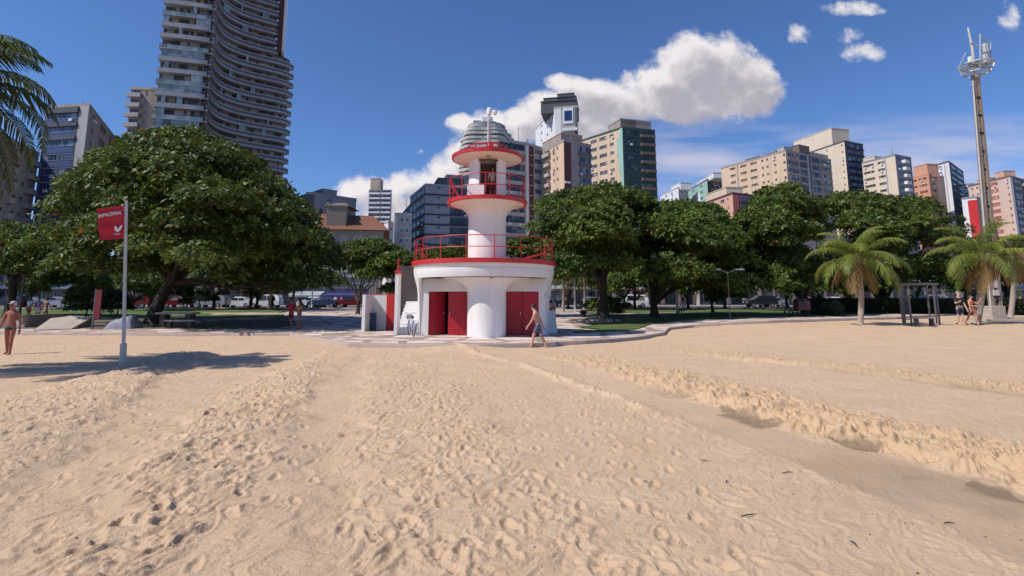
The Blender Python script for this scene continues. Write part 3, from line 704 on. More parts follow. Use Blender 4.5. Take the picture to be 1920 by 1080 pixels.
# stairs left and right of the drum, stair wall, yard wall
def Xat(px, Y): return (px - 960) / 1010.0 * Y
sy = 25.6; sx0, sx1 = Xat(745, sy), Xat(786, sy)
mb = MB()
for i in range(9): mb.box(((sx0 + sx1) / 2, sy + .28 * i + .8, LZ + .085 * (i + 1)), (sx1 - sx0, 1.9 - .0 * i, .17 * (i + 1)), M_white)
mb.build('stair', lt)
mb = MB(); mb.box((Xat(766, 28.6), 28.6, LZ + 1.75), (Xat(792, 28.6) - Xat(747, 28.6), .15, 3.3), M_brownwall); mb.build('stair_back_wall', lt)
mb = MB(); xw = Xat(744, 25.3); mb.box((xw, 25.5, LZ + 1.42), (.15, .6, 2.84), M_white); mb.build('stair_wall', lt)
mb = MB(); mb.box((xw, 25.5, LZ + 2.92), (.20, .66, .16), M_red)
mb.tube([(xw, 25.4, LZ + 2.98), (xw, 25.4, LZ + 3.55)], .035, M_red, 8); mb.tube([(xw, 25.4, LZ + 3.5), (xw - .02, 26.0, LZ + 3.5)], .03, M_red, 8); mb.tube([(xw, 25.4, LZ + 3.25), (xw - .02, 26.0, LZ + 3.25)], .03, M_red, 8)
mb.build('stair_wall_cap', lt)
sx0, sx1 = Xat(1026, 26.6), Xat(1041, 26.6); mb = MB()
for i in range(6): mb.box(((sx0 + sx1) / 2 + .0, 26.6 + .26 * i + .7, LZ + .085 * (i + 1)), (sx1 - sx0 + .15, 1.6, .17 * (i + 1)), M_white)
mb.build('side_stair', lt)
mb = MB()
for dx_ in (0, .33): mb.tube([(sx1 - dx_, 26.6, LZ + .3), (sx1 - dx_, 26.6, LZ + 1.15), (sx1 - dx_, 28.1, LZ + 1.95), (sx1 - dx_, 28.1, LZ + 1.1)], .022, M_steel, 8)
mb.build('side_stair_handrail', lt, smooth=True)
yw = thing('yard_wall', 'low white wall with a red painted end, left of the lifeguard tower', 'wall', (Xat(712, 29.3), 29.3, .13))
mb = MB(); x0, x1, x2 = Xat(694, 29.3), Xat(725, 29.3), Xat(742, 29.3)
mb.box(((x0 + x1) / 2, 29.4, LZ + .93), (x1 - x0, .14, 1.9), M_white); mb.box((x0 + .08, 28.55, LZ + .93), (.16, 1.5, 1.9), M_white); mb.build('wall_panel', yw)
mb = MB(); mb.box(((x1 + x2) / 2 + .002, 29.35, LZ + .93), (x2 - x1 - .006, .14, 1.87), M_redwall); mb.box(((x0 + x2) / 2, 29.42, LZ + 1.91), (x2 - x0 + .05, .2, .05), M_red); mb.build('red_end', yw)
b_ = thing('rubbish_bin', 'dark blue rubbish bin against the low white wall', 'bin', (Xat(698, 28.9), 28.9, LZ))
mb = MB(); mb.box((Xat(698, 28.9), 28.95, LZ + .46), (.38, .4, .80), M_blue); mb.build('body', b_, bevel=.03)
mb = MB(); mb.box((Xat(698, 28.9), 28.95, LZ + .89), (.42, .45, .07), M_blue); mb.build('lid', b_, bevel=.02)
for w_ in (-.15, .15):
    mb = MB(); mb.tube([(Xat(698, 28.9) + w_ - .02, 29.1, LZ + .07), (Xat(698, 28.9) + w_ + .02, 29.1, LZ + .07)], .07, M_dark, 12); mb.build('wheel', b_)
# ------------------------------------------------------------ buildings
WCACHE = {}
def win_mesh(w, h, glass, frame, panes):
    key = (round(w, 1), round(h, 1), glass.name, frame.name, panes)
    if key in WCACHE: return WCACHE[key]
    w, h = key[0], key[1]; mb = MB(); f = .07
    mb.box((0, -.01, 0), (w, .03, h), glass)
    mb.box((0, -.05, h / 2), (w + .1, .14, .09), frame); mb.box((0, -.07, -h / 2), (w + .16, .2, .1), frame)
    for x in (-w / 2, w / 2): mb.box((x, -.04, 0), (f, .1, h - .1), frame)
    for k in range(1, panes): mb.box((-w / 2 + w * k / panes, -.035, 0), (.06, .07, h - .12), frame)
    me = bpy.data.meshes.new('window'); me.from_pydata(mb.v, [], mb.f)
    for m in mb.mats: me.materials.append(m)
    me.polygons.foreach_set('material_index', mb.m); me.update(); WCACHE[key] = me; return me
def place(name, me, M, parent):
    o = bpy.data.objects.new(name, me); col.objects.link(o); o.parent = parent; o.matrix_parent_inverse = WINV[parent.name]; o.matrix_basis = M; return o
def facade(e, A, B, H, specs, fl, base, nvis, wins):
    A = Vector((A[0], A[1], 0)); B = Vector((B[0], B[1], 0)); L = (B - A).length; t = (B - A) / L; n = Vector((t.y, -t.x, 0))
    def M(u, z, off=0):
        p = A + t * (u * L) + n * off; m = Matrix.Identity(4)
        for r in range(3): m[r][0] = t[r]; m[r][1] = -n[r]; m[r][2] = (0, 0, 1)[r]
        m.translation = (p.x, p.y, z); return m
    def bx(mb, u0, u1, z0, z1, off0, off1, mt):
        vs = []
        for z in (z0, z1):
            for o_ in (off0, off1):
                for u in (u0, u1): p = A + t * (u * L) + n * o_; vs.append((p.x, p.y, z))
        mb.add(vs, [(0, 1, 3, 2), (4, 6, 7, 5), (0, 4, 5, 1), (2, 3, 7, 6), (0, 2, 6, 4), (1, 5, 7, 3)], mt)
    nf = int((H - base) / fl)
    for sp in specs:
        k = sp[0]; u0, u1 = sp[1], sp[2]
        if k == 's':                       # full height strip, proud of the wall
            mb = MB(); z0 = sp[5] if len(sp) > 5 else base; bx(mb, u0, u1, z0, H - (sp[4] if len(sp) > 4 else 0), .003, .09, sp[3]); mb.build('wall_strip', e)
        elif k == 'a':                     # arbitrary box: u0,u1,z below top a,b, depth, mat, name
            mb = MB(); bx(mb, u0, u1, H - sp[4], H - sp[3], .004, sp[5], sp[6]); mb.build(sp[7], e)
        else:
            for i in range(min(nf, nvis)):
                zt = H - fl * i - sp[3] * fl; zb = H - fl * i - sp[4] * fl
                if zb < base + .3: continue
                if k == 'w':
                    me = win_mesh((u1 - u0) * L, zt - zb, sp[5], sp[6], sp[7] if len(sp) > 7 else 2)
                    if wins[0] < 100: place('window', me, M((u0 + u1) / 2, (zt + zb) / 2), e); wins[0] += 1
                    else: wins[1].append((me, M((u0 + u1) / 2, (zt + zb) / 2)))
                elif k == 'b':             # parapet band
                    mb = wins[2].setdefault(('band', u0, sp[6].name, i), MB()); bx(mb, u0, u1, zb, zt, .003, sp[5], sp[6])
                elif k == 'B':             # balcony: slab, parapet, recess shadow wall and side walls
                    mb = wins[2].setdefault(('balcony', u0, sp[6].name, i), MB()); d = sp[5]
                    bx(mb, u0, u1, zb - .18, zb, .003, d, sp[6]); bx(mb, u0, u1, zb + .001, zt, d - .12, d, sp[6])
                    bx(mb, u0, u0 + .1 / L, zb + .001, zt, .004, d - .12, sp[6]); bx(mb, u1 - .1 / L, u1, zb + .001, zt, .004, d - .12, sp[6])
def fin(e, wins):
    if wins[1]:
        mb = MB()
        for me, M in wins[1]:
            mt = [m for m in me.materials]
            o = len(mb.v); mb.v += [tuple(M @ v.co) for v in me.vertices]
            for p in me.polygons: mb.f.append([i + o for i in p.vertices]); mb.m.append(mb.mi(mt[p.material_index]))
        o = mb.build('window', e); o['kind'] = 'stuff'
    cnt = 0; rest = MB()
    for key, mb in wins[2].items():
        if cnt < 100: mb.build('balcony' if key[0] == 'balcony' else 'floor_band', e); cnt += 1
def hgt(p, D): return P(p[0], p[1], D).z
def at_h(p, H):
    d = ray(*p); k = (H - CAMZ) / d.z; return Vector((d.x * k, d.y * k, H))
def building(label, L, C, Rr, D, ml, mr, left=(), right=(), fl=3.0, nvis=40, base=.5, roof=None, cat='building', name='apartment_building', H=None, par=.5):
    Cw = P(C[0], C[1], D); H = Cw.z; A = at_h(L, H); B = at_h(Rr, H)
    bk = Vector((A.x + B.x - Cw.x, A.y + B.y - Cw.y, H))
    if bk.y < max(A.y, B.y) + 2 or (bk - Cw).length < 12:   # nearly flat front: give it real depth
        dn = Vector((Cw.x + (B.x - A.x) * 0, Cw.y, 0)); dv = Vector(((A.x + B.x) / 2, (A.y + B.y) / 2, 0)).normalized() * 16
        poly = [A, Cw, B, B + dv, A + dv]
    else: poly = [A, Cw, B, bk]
    e = thing(name, label, cat, (Cw.x, Cw.y, base)); FOOT[e.name] = (A.copy(), Cw.copy(), B.copy())
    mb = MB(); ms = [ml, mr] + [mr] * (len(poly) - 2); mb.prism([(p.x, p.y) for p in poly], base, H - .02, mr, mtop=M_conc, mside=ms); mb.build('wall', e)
    c = sum((p for p in poly), Vector()) / len(poly)
    def ins(p, k):
        d = (c - p); d.z = 0; d.normalize(); return p + d * k
    if par:
        mb = MB(); n = len(poly); o_ = [ins(p, -.12) for p in poly]; i_ = [ins(p, .45) for p in poly]
        vs = [(p.x, p.y, z) for z in (H - .25, H + par) for p in o_] + [(p.x, p.y, z) for z in (H - .0, H + par) for p in i_]
        fs = []
        for i in range(n):
            j = (i + 1) % n; fs += [(i, j, n + j, n + i), (n + i, n + j, 3 * n + j, 3 * n + i), (2 * n + i, 3 * n + i, 3 * n + j, 2 * n + j)]
        mb.add(vs, fs, roof or mr); mb.build('parapet', e)
    wins = [0, [], {}]
    if left: facade(e, A, Cw, H, left, fl, base, nvis, wins)
    if right: facade(e, Cw, B, H, right, fl, base, nvis, wins)
    fin(e, wins)
    rg = random.Random(len(label) * 7 + int(abs(Cw.x)))
    for (p, q, sp) in ((A, Cw, left), (Cw, B, right)):       # air conditioners hung on the walls
        if (q - p).length < 8 or not sp or name == 'mansion': continue
        t = (q - p); t.z = 0; t.normalize(); n_ = Vector((t.y, -t.x, 0)); L_ = (q - p).length
        ws = [w for w in sp if w[0] == 'w']
        for _ in range(7):
            if not ws: break
            w = rg.choice(ws); i = rg.randint(0, max(1, min(nvis, int((H - base) / fl)) - 1)); u = rg.uniform(w[1], w[2]); z = H - fl * (i + w[4]) - .45; c_ = p + t * (u * L_) + n_ * .28
            mb = MB(); M_ = Matrix((t, -n_, Vector((0, 0, 1)))).transposed(); mb.box((c_.x, c_.y, z), (.8, .42, .55), W_white, M=M_); mb.build('air_conditioner', e)
    if par and (Cw - A).length > 6:
        for _ in range(rg.randint(1, 3)):
            c_ = p0_ = Cw.lerp(bk, rg.uniform(.2, .6)) + Vector((rg.uniform(-2, 2), 0, 0)); mb = MB(); h_ = rg.uniform(2.5, 5.5); mb.tube([(c_.x, c_.y, H), (c_.x, c_.y, H + h_)], .09, W_grey, 5); mb.build('antenna', e)
    return e, A, Cw, B, H
FOOT = {}
def roof_box(e, name, x0, x1, ytop, D, hbase, m, depth=5, m2=None):
    A, C, B = FOOT[e.name]; xm = ray((x0 + x1) / 2, ytop); am = xm.x / xm.y
    if am < C.x / C.y and (A - C).length > 3: p, q = A, C
    else: p, q = C, B
    t = (q - p); t.z = 0; t.normalize(); n = Vector((-t.y, t.x, 0)); p = p + n * .7
    def hit(px):
        d = ray(px, ytop); k = d.x / d.y; s = (p.x - k * p.y) / (k * t.y - t.x); return p + t * s
    a, b = hit(x0), hit(x1); mid = (a + b) / 2; zt = P((x0 + x1) / 2, ytop, mid.y).z; mb = MB()
    L0 = (q - p).length
    def bxx(f0, f1, d0, d1, z0, z1, mt):
        vs = [tuple(Vector((0, 0, z)) + Vector((w.x, w.y, 0)) + n * dd) for z in (z0, z1) for dd in (d0, d1) for w in (a + t * f0, b + t * f1)]
        mb.add(vs, [(0, 1, 3, 2), (4, 6, 7, 5), (0, 4, 5, 1), (2, 3, 7, 6), (0, 2, 6, 4), (1, 5, 7, 3)], mt)
    bxx(0, 0, 0, depth, hbase, zt, m); bxx(-.15, .15, -.15, depth + .15, zt + .002, zt + .25, m2 or m); return mb.build(name, e)
def roof_box_old(e, name, x0, x1, ytop, D, hbase, m, depth=5, m2=None):
    a, b = P(x0, ytop, D), P(x1, ytop, D); mb = MB()
    mb.box(((a.x + b.x) / 2, D + depth / 2, (a.z + hbase) / 2), (b.x - a.x, depth, a.z - hbase), m)
    mb.box(((a.x + b.x) / 2, D + depth / 2, a.z + .12), (b.x - a.x + .4, depth + .4, .24), m2 or m); return mb.build(name, e)
def wall(n, c, v=.10): return mat('wall_' + n, c, .8, v, .35, streak=True)
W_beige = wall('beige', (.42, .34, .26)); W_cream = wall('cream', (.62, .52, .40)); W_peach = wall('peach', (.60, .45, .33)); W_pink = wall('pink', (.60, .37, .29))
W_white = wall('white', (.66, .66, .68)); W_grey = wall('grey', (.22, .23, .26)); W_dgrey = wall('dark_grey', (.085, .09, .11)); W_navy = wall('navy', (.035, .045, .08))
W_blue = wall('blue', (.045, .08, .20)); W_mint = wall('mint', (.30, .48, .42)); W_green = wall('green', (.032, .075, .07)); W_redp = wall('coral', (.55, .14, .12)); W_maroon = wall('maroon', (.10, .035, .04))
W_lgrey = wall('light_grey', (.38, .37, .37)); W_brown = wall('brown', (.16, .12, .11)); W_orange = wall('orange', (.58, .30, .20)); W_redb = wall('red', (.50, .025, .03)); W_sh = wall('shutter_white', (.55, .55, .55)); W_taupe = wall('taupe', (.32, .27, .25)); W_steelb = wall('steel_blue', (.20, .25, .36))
# far left beige block behind the palm
building('beige apartment block partly hidden by palm fronds at the far left', (-260, 195), (-70, 215), (73, 290), 84, W_beige, W_taupe, (), [('w', a, a + .05, .28, .62, G_warm, W_beige, 2) for a in (.42, .52, .68, .78, .9)] + [('B', .60, .66, .62, .95, .9, W_beige), ('B', .84, .99, .62, .92, .9, W_taupe)], nvis=11)
# blue banded block
e, A, C0, B, H = building('blue banded apartment block with a dark framed front, beside the palm', (88, 203), (168, 198), (222, 268), 107, W_lgrey, W_taupe,
  [('s', 0, .035, W_dgrey), ('s', .40, .425, W_dgrey), ('s', .745, .775, W_dgrey), ('s', .79, 1.0, W_lgrey), ('a', 0, .78, .2, 1.4, .5, W_dgrey, 'roof_band'),
   ('a', .03, .78, 3.6, 4.3, .4, W_dgrey, 'dark_band'), ('a', .03, .78, 6.5, 7.2, .4, W_dgrey, 'dark_band')] + [('w', .05, .39, .42, .85, G_blue, W_steelb, 4), ('w', .435, .735, .42, .85, G_blue, W_steelb, 4), ('b', .04, .74, .88, 1.32, .12, W_blue)],
  [('w', .10, .16, .3, .6, G_dark, W_taupe, 1), ('w', .34, .52, .3, .75, G_dark, W_taupe, 2), ('w', .64, .74, .3, .7, G_dark, W_taupe, 2), ('w', .84, .92, .3, .7, G_dark, W_taupe, 1)], nvis=12)
# slim block with corner balconies left of the wavy tower
building('slim beige block with stacked corner balconies, left of the wavy tower', (246, 166), (283, 167), (296, 168), 150, W_taupe, W_beige,
  [('B', -.08, .62, .55, .9, 1.3, W_lgrey), ('w', .04, .5, .1, .55, G_dark, W_lgrey, 4), ('w', .74, .82, .2, .5, G_dark, W_beige, 1)], (), nvis=18)
# mansion with tiled roof
e, A, C0, B, H = building('old beige mansion with red tiled roof and shuttered windows facing the avenue', (560, 428), (564, 428), (720, 432), 92, wall('old_plaster', (.33, .29, .235), .18), wall('old_plaster', (.33, .29, .235)), (),
  [('w', a, a + .055, .30, .72, G_warm, W_cream, 2) for a in (.17, .34)] + [('w', a, a + .10, .26, .78, glass_mat('closed_shutters', (.34, .31, .25), (.38, .34, .28), rough=.6), W_cream, 3) for a in (.47, .64, .82)] + [('s', .05, .07, W_beige), ('s', .955, .975, W_beige), ('b', 0, 1, .93, 1.0, .18, W_cream)], fl=4.2, par=0, name='mansion')
mb = MB(); M_tile = mat('terracotta_tiles', (.20, .082, .052), .85, .3, 6, .9, 40)
a = A + Vector((-1.2, -.9, 0)); b = B + Vector((1.2, -.9, 0)); zr = P(640, 405, 96).z
vs = [(a.x, a.y, H - .1), (b.x, b.y, H - .1), (b.x * 1.19, b.y + 18, H - .1), (a.x * 1.19, a.y + 18, H - .1), (a.x + 2.5, a.y + 6, zr + .6), (b.x - 4.5, b.y + 6, zr + .6)]
mb.add(vs, [(0, 1, 5, 4), (1, 2, 5), (2, 3, 4, 5), (3, 0, 4), (0, 3, 2, 1)], M_tile)
mb.build('roof', e)
roof_box(e, 'attic_room', 613, 650, 387, 97, H, wall('attic', (.24, .20, .16)), 5)
a = P(606, 386, 96.5); b = P(656, 386, 96.5); mb = MB(); mb.add([(a.x, 96.4, a.z), (b.x, 96.4, a.z), (b.x, 103, a.z), (a.x, 103, a.z), (a.x + 1.6, 99, a.z + 1.0), (b.x - 1.6, 99, a.z + 1.0)], [(0, 1, 5, 4), (1, 2, 5), (2, 3, 4, 5), (3, 0, 4), (0, 3, 2, 1)], W_brown); mb.build('attic_roof', e)
def awning(px0, px1, py0, py1, Y, m, label, par=None, nm='awning'):
    a, b = P(px0, py0, Y), P(px1, py1, Y); mb = MB()
    vs = [(a.x, Y, a.z), (b.x, Y, a.z), (b.x, Y - 2.2, b.z + .25), (a.x, Y - 2.2, b.z + .25), (a.x, Y - 2.2, b.z), (b.x, Y - 2.2, b.z)]
    vs += [(x, y + .06, z - .06) for x, y, z in vs]
    mb.add(vs, [(0, 3, 2, 1), (3, 4, 5, 2), (6, 7, 8, 9), (9, 8, 11, 10), (0, 1, 7, 6), (4, 10, 11, 5), (0, 6, 9, 3), (1, 2, 8, 7)], m)
    o = mb.build(nm, par); return o
awning(548, 609, 546, 556, 91.4, mat('awning_white', (.30, .34, .34), .7, .2, 2), '', e); awning(613, 689, 549, 556, 91.4, mat('awning_blue', (.03, .04, .16), .7, .2, 2), '', e)
mb = MB(); a = P(550, 545, 91.9); b = P(690, 545, 91.9)
mb.box(((a.x + b.x) / 2, 91.85, 2.0), (b.x - a.x, .1, 3.0), mat('shopfront', (.05, .05, .09), .4, .6, .8)); mb.build('shopfront', e)
# dark grey block behind
e, A, C0, B, H = building('dark grey block with stepped roof behind the mansion', (574, 363), (590, 364), (668, 375), 150, W_dgrey, W_grey, (), [('s', .12, .2, W_navy, 4), ('s', .78, .86, W_navy, 4), ('w', .30, .38, .3, .6, G_dark, W_grey, 1)], nvis=4)
roof_box(e, 'lift_house', 606, 632, 357, 153, H - 1, W_grey, 8); roof_box(e, 'roof_step', 585, 607, 363, 152, H - 1, W_grey, 8)
# slim distant tower with the balconies
e, A, C0, B, H = building('slim distant grey tower with white balcony stripes, left of the lifeguard tower', (692, 357), (715, 357), (735, 357), 330, W_grey, W_grey,
  [('b', .0, .94, .5, .85, .9, W_white), ('w', .05, .9, .1, .45, G_dark, W_grey, 5)], [('b', .04, .9, .5, .85, .9, W_white), ('w', .05, .85, .1, .45, G_dark, W_grey, 4), ('s', .92, 1, W_lgrey)], nvis=16)
roof_box(e, 'lift_house', 695, 713, 335, 331, H, W_beige, 8, W_taupe)
e, *_ = building('small white house gable between the mansion and the dark block', (720, 418), (728, 416), (738, 421), 130, W_white, W_lgrey, (), [('w', .3, .7, .3, .7, G_dark, W_white, 2)])
e, *_ = building('pale low block with flat roof left of the navy block', (740, 402), (746, 402), (772, 403), 150, W_cream, W_lgrey, (), [('w', .2, .4, .3, .7, G_dark, W_white, 2), ('w', .6, .8, .3, .7, G_dark, W_white, 2)])
# navy block
e, *_ = building('low dark blue block receding behind the navy block', (745, 412), (775, 378), (800, 378), 172, W_navy, W_navy, [('w', a, a + .12, .2, .7, G_dark, W_dgrey, 3) for a in (.05, .3, .55, .8)])
e, A, C0, B, H = building('navy and grey apartment block with dark floor lines, left of the lifeguard tower', (769, 371), (798, 347), (900, 353), 156, W_grey, wall('blue_grey', (.27, .29, .34)),
  [('w', a, a + .16, .2, .75, G_dark, W_lgrey, 3) for a in (.04, .28, .52, .76)] + [('b', 0, 1, .84, .95, .3, W_dgrey)],
  [('b', 0, 1, .86, 1.0, .3, W_navy), ('w', .22, .27, .1, .3, G_dark, W_grey, 1), ('w', .45, .80, .15, .75, G_dark, W_dgrey, 5), ('b', .45, .8, .76, .86, .6, W_navy)], nvis=14)
roof_box(e, 'penthouse', 822, 870, 336, 160, H, W_dgrey, 8, W_navy); roof_box(e, 'roof_tank', 838, 880, 330, 164, H, W_grey, 6)
# round balcony tower behind the lookout
e = thing('round_tower', 'white tower of wavy stacked balconies behind the lifeguard tower', 'building', (P(912, 300, 235).x, 247, .5))
c = P(912, 300, 247); W_ring = wall('balcony_grey', (.46, .45, .43)); rad0 = 12.9
def lobe(r, z, k=5, ph=.4): return [(c.x + (r + .10 * r * math.sin(k * a + ph)) * math.cos(a), 247 + (r + .10 * r * math.sin(k * a + ph)) * math.sin(a), z) for a in np.linspace(0, 2 * math.pi, 72, endpoint=False)]
Ht = P(912, 226, 240).z
mb = MB(); mb.lathe([(rad0 * .86, .5), (rad0 * .86, Ht - 9), (rad0 * .7, Ht - 9), (rad0 * .7, Ht - 1), (.01, Ht - 1)], (c.x, 247, 0), W_grey, 48); mb.build('core', e)
z = Ht; i = 0
while z > 20:
    r = rad0 * (.50 if i == 0 else .72 if i == 1 else .86 if i < 3 else .95 if i < 5 else 1.0); mb = MB()
    p0 = lobe(r, z - 1.15, 5, .4 + i * .0); p1 = lobe(r, z); p2 = lobe(r - .5, z); p3 = lobe(r - .5, z - 1.15); n = 72
    vs = p0 + p1 + p2 + p3; fs = []
    for k in range(n):
        l = (k + 1) % n; fs += [(k, l, n + l, n + k), (n + k, n + l, 2 * n + l, 2 * n + k), (2 * n + k, 2 * n + l, 3 * n + l, 3 * n + k)]
    fs.append(tuple(reversed(range(n)))); mb.add(vs, fs, W_ring); mb.build('balcony_ring', e, smooth=True); z -= 2.15; i += 1
mb = MB(); mb.box((c.x + .5, 246, Ht + 1.2), (5, 4, 4.2), W_white); mb.box((c.x - 4.2, 243, Ht - .2), (3.6, 3.5, 1.4), W_grey); mb.build('roof_room', e)
# grey slab right behind the lookout
e, A, C0, B, H = building('grey block with a white fin and a maroon strip behind the lifeguard tower', (935, 262), (986, 270), (1016, 279), 150, W_lgrey, W_lgrey,
  [('b', 0, .97, .78, 1.12, .3, W_lgrey), ('w', .02, .44, .18, .76, G_dark, W_dgrey, 5), ('w', .5, .94, .18, .76, G_dark, W_dgrey, 5), ('s', .455, .475, W_navy)],
  [('s', .0, .14, W_white, -1.5), ('s', .20, .46, W_maroon), ('w', .52, .95, .2, .72, G_blue, W_white, 3), ('b', .2, .46, .95, 1.02, .2, W_lgrey)], nvis=18)
# white tower with dark crown
e, A, C0, B, H = building('tall white tower with dark stepped crown, right of the lifeguard tower', (1004, 243), (1040, 203), (1083, 200), 190, W_white, W_lgrey,
  [('w', a, a + .06, .3, .5, G_dark, W_white, 1) for a in (.32, .62)] + [('w', .82, .88, .3, .5, G_blue, W_white, 1)],
  [('s', 0, .27, W_white), ('a', .36, .80, .3, 6.3, .3, W_white, 'window_surround'), ('a', .42, .75, 1.4, 5.2, .36, mat('deep_blue_glass', (.02, .045, .14), .08, .1, 1), 'picture_window'), ('B', .34, .98, 2.75, 3.05, 1.6, W_white), ('s', .88, .99, W_dgrey, -1)], nvis=14)
cr = MB(); a = P(1016, 205, 192); b = P(1083, 205, 192)
roof_box(e, 'crown_base', 1014, 1081, 189, 193, H - 1.5, W_dgrey, 12, W_dgrey); roof_box(e, 'crown_middle', 1019, 1080, 183, 195, H + 2, W_dgrey, 9, W_navy); roof_box(e, 'crown_top', 1045, 1076, 176, 196, H + 3, W_dgrey, 7, W_brown)
# beige block
e, A, C0, B, H = building('beige block with brown strip and window bays, left of the green fronted block', (1016, 286), (1057, 264), (1108, 274), 143, W_peach, W_taupe,
  [('B', .10, .42, .45, .75, .9, W_lgrey), ('w', .14, .38, .15, .5, G_dark, W_peach, 2), ('w', .54, .60, .25, .45, G_dark, W_peach, 1), ('w', .70, .75, .25, .45, G_dark, W_peach, 1)],
  [('s', .0, .24, W_maroon), ('w', .04, .2, .25, .75, G_dark, W_brown, 2), ('s', .26, .5, W_taupe), ('b', .54, 1.0, .80, 1.15, .35, W_brown), ('w', .56, .98, .2, .78, G_blue, W_lgrey, 4)], nvis=11)
roof_box(e, 'penthouse', 1017, 1052, 260, 147, H - .5, W_taupe, 7, W_peach)
# green block
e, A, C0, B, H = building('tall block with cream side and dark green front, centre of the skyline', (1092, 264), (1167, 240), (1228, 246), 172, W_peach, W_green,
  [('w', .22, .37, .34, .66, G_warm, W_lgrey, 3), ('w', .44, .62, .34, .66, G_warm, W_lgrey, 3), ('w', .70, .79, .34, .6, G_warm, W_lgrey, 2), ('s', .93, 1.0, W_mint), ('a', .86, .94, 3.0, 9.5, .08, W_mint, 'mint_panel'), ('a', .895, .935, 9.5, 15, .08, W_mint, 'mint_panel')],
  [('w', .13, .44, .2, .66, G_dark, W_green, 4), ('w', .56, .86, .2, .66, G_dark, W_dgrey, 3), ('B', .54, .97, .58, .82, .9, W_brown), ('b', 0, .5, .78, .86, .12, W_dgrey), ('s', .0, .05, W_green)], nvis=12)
roof_box(e, 'penthouse', 1163, 1220, 226, 177, H - 1, W_taupe, 9, W_lgrey); roof_box(e, 'lift_house', 1163, 1192, 225, 174, H - 1, W_beige, 4, W_taupe)
# right hand group
e, *_ = building('small pale block with white roof rooms, left of the mint block', (1238, 368), (1272, 352), (1290, 356), 262, W_white, W_lgrey, [('w', .3, .4, .3, .6, G_dark, W_white, 2), ('w', .6, .7, .3, .6, G_dark, W_white, 2)])
roof_box(e, 'roof_room', 1258, 1276, 347, 264, _[3] - 1, W_white, 6)
e, A, C0, B, H = building('mint green block with white patch and dark front, left of the peach block', (1268, 372), (1326, 337), (1354, 342), 250, W_mint, W_dgrey, [('w', .35, .42, .3, .6, G_dark, W_white, 2), ('w', .55, .62, .3, .6, G_dark, W_white, 2), ('a', .48, .78, 4, 12, .06, W_white, 'white_patch'), ('w', .80, .86, .3, .6, G_dark, W_mint, 2)], [('w', .2, .8, .2, .7, G_dark, W_grey, 4)], nvis=8)
roof_box(e, 'roof_room', 1306, 1338, 334, 252, H - .5, W_white, 6)
e, A, C0, B, H = building('pink block with coral corner strip in front of the peach block', (1298, 390), (1373, 363), (1428, 370), 172, W_pink, W_maroon,
  [('w', .3, .52, .34, .62, G_dark, W_taupe, 4), ('w', .60, .64, .35, .55, G_dark, W_pink, 1), ('w', .74, .82, .3, .6, G_dark, W_pink, 2), ('w', .89, .91, .3, .45, G_dark, W_pink, 1)],
  [('s', 0, .2, W_redp), ('b', .22, .6, .74, 1.12, .5, W_maroon), ('b', .68, 1.0, .74, 1.12, .5, W_maroon), ('w', .24, .58, .15, .72, G_dark, W_sh, 4), ('w', .70, .96, .15, .72, G_dark, W_sh, 3)], nvis=9)
roof_box(e, 'roof_room', 1322, 1362, 359, 178, H - 1, W_cream, 6)
e, A, C0, B, H = building('wide peach block with many window rows and stepped roof on the right', (1352, 316), (1473, 283), (1558, 301), 200, W_peach, W_taupe,
  [('w', .15, .24, .32, .6, G_dark, W_peach, 3), ('s', .265, .285, W_taupe), ('w', .32, .42, .32, .6, G_warm, W_peach, 3), ('w', .48, .58, .32, .6, G_dark, W_peach, 3), ('w', .65, .68, .32, .55, G_dark, W_peach, 1), ('w', .72, .75, .32, .55, G_dark, W_peach, 1), ('w', .83, .86, .32, .55, G_dark, W_peach, 1), ('w', .96, .99, .3, .55, G_dark, W_peach, 1)],
  [('w', .04, .26, .15, .7, G_warm, W_lgrey, 3), ('b', .02, .42, .86, .95, .4, W_lgrey), ('w', .29, .43, .12, .8, G_dark, W_brown, 2), ('s', .445, .485, W_lgrey), ('s', .49, .52, W_dgrey), ('w', .55, .72, .12, .8, G_dark, W_brown, 2), ('w', .76, .98, .15, .7, G_warm, W_lgrey, 3), ('b', .74, 1, .86, .95, .4, W_lgrey)], nvis=11)
for x0, x1, yt, m in ((1398, 1424, 297, W_dgrey), (1430, 1440, 291, W_brown), (1442, 1454, 286, W_taupe), (1457, 1470, 277, W_lgrey), (1498, 1517, 274, W_brown), (1518, 1552, 289, W_lgrey)): roof_box(e, 'roof_room', x0, x1, yt, 203 + (1440 - x0) * .12 if x0 < 1473 else 207, H - 1, m, 5)
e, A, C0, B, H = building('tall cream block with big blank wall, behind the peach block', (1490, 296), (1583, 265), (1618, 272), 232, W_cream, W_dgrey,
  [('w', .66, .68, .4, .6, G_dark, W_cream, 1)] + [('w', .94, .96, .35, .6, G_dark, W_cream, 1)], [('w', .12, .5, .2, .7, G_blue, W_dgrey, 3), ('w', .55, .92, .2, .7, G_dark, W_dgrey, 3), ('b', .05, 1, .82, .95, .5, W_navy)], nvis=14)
roof_box(e, 'penthouse', 1487, 1560, 254, 238, H - 2, W_cream, 10)
e, A, C0, B, H = building('cream block with long dark window rows and curved balcony front', (1616, 306), (1678, 291), (1708, 297), 214, W_cream, W_grey,
  [('w', .04, .36, .42, .70, G_dark, W_taupe, 4), ('w', .48, .68, .42, .70, G_dark, W_taupe, 3), ('s', .70, .725, W_steelb)], [('w', .08, .35, .2, .7, G_blue, W_grey, 2), ('B', .36, .62, .55, .9, 1.6, W_white), ('w', .66, .95, .2, .7, G_dark, W_grey, 2)], nvis=11)
roof_box(e, 'roof_room', 1618, 1640, 296, 228, H - 1, W_cream, 6)
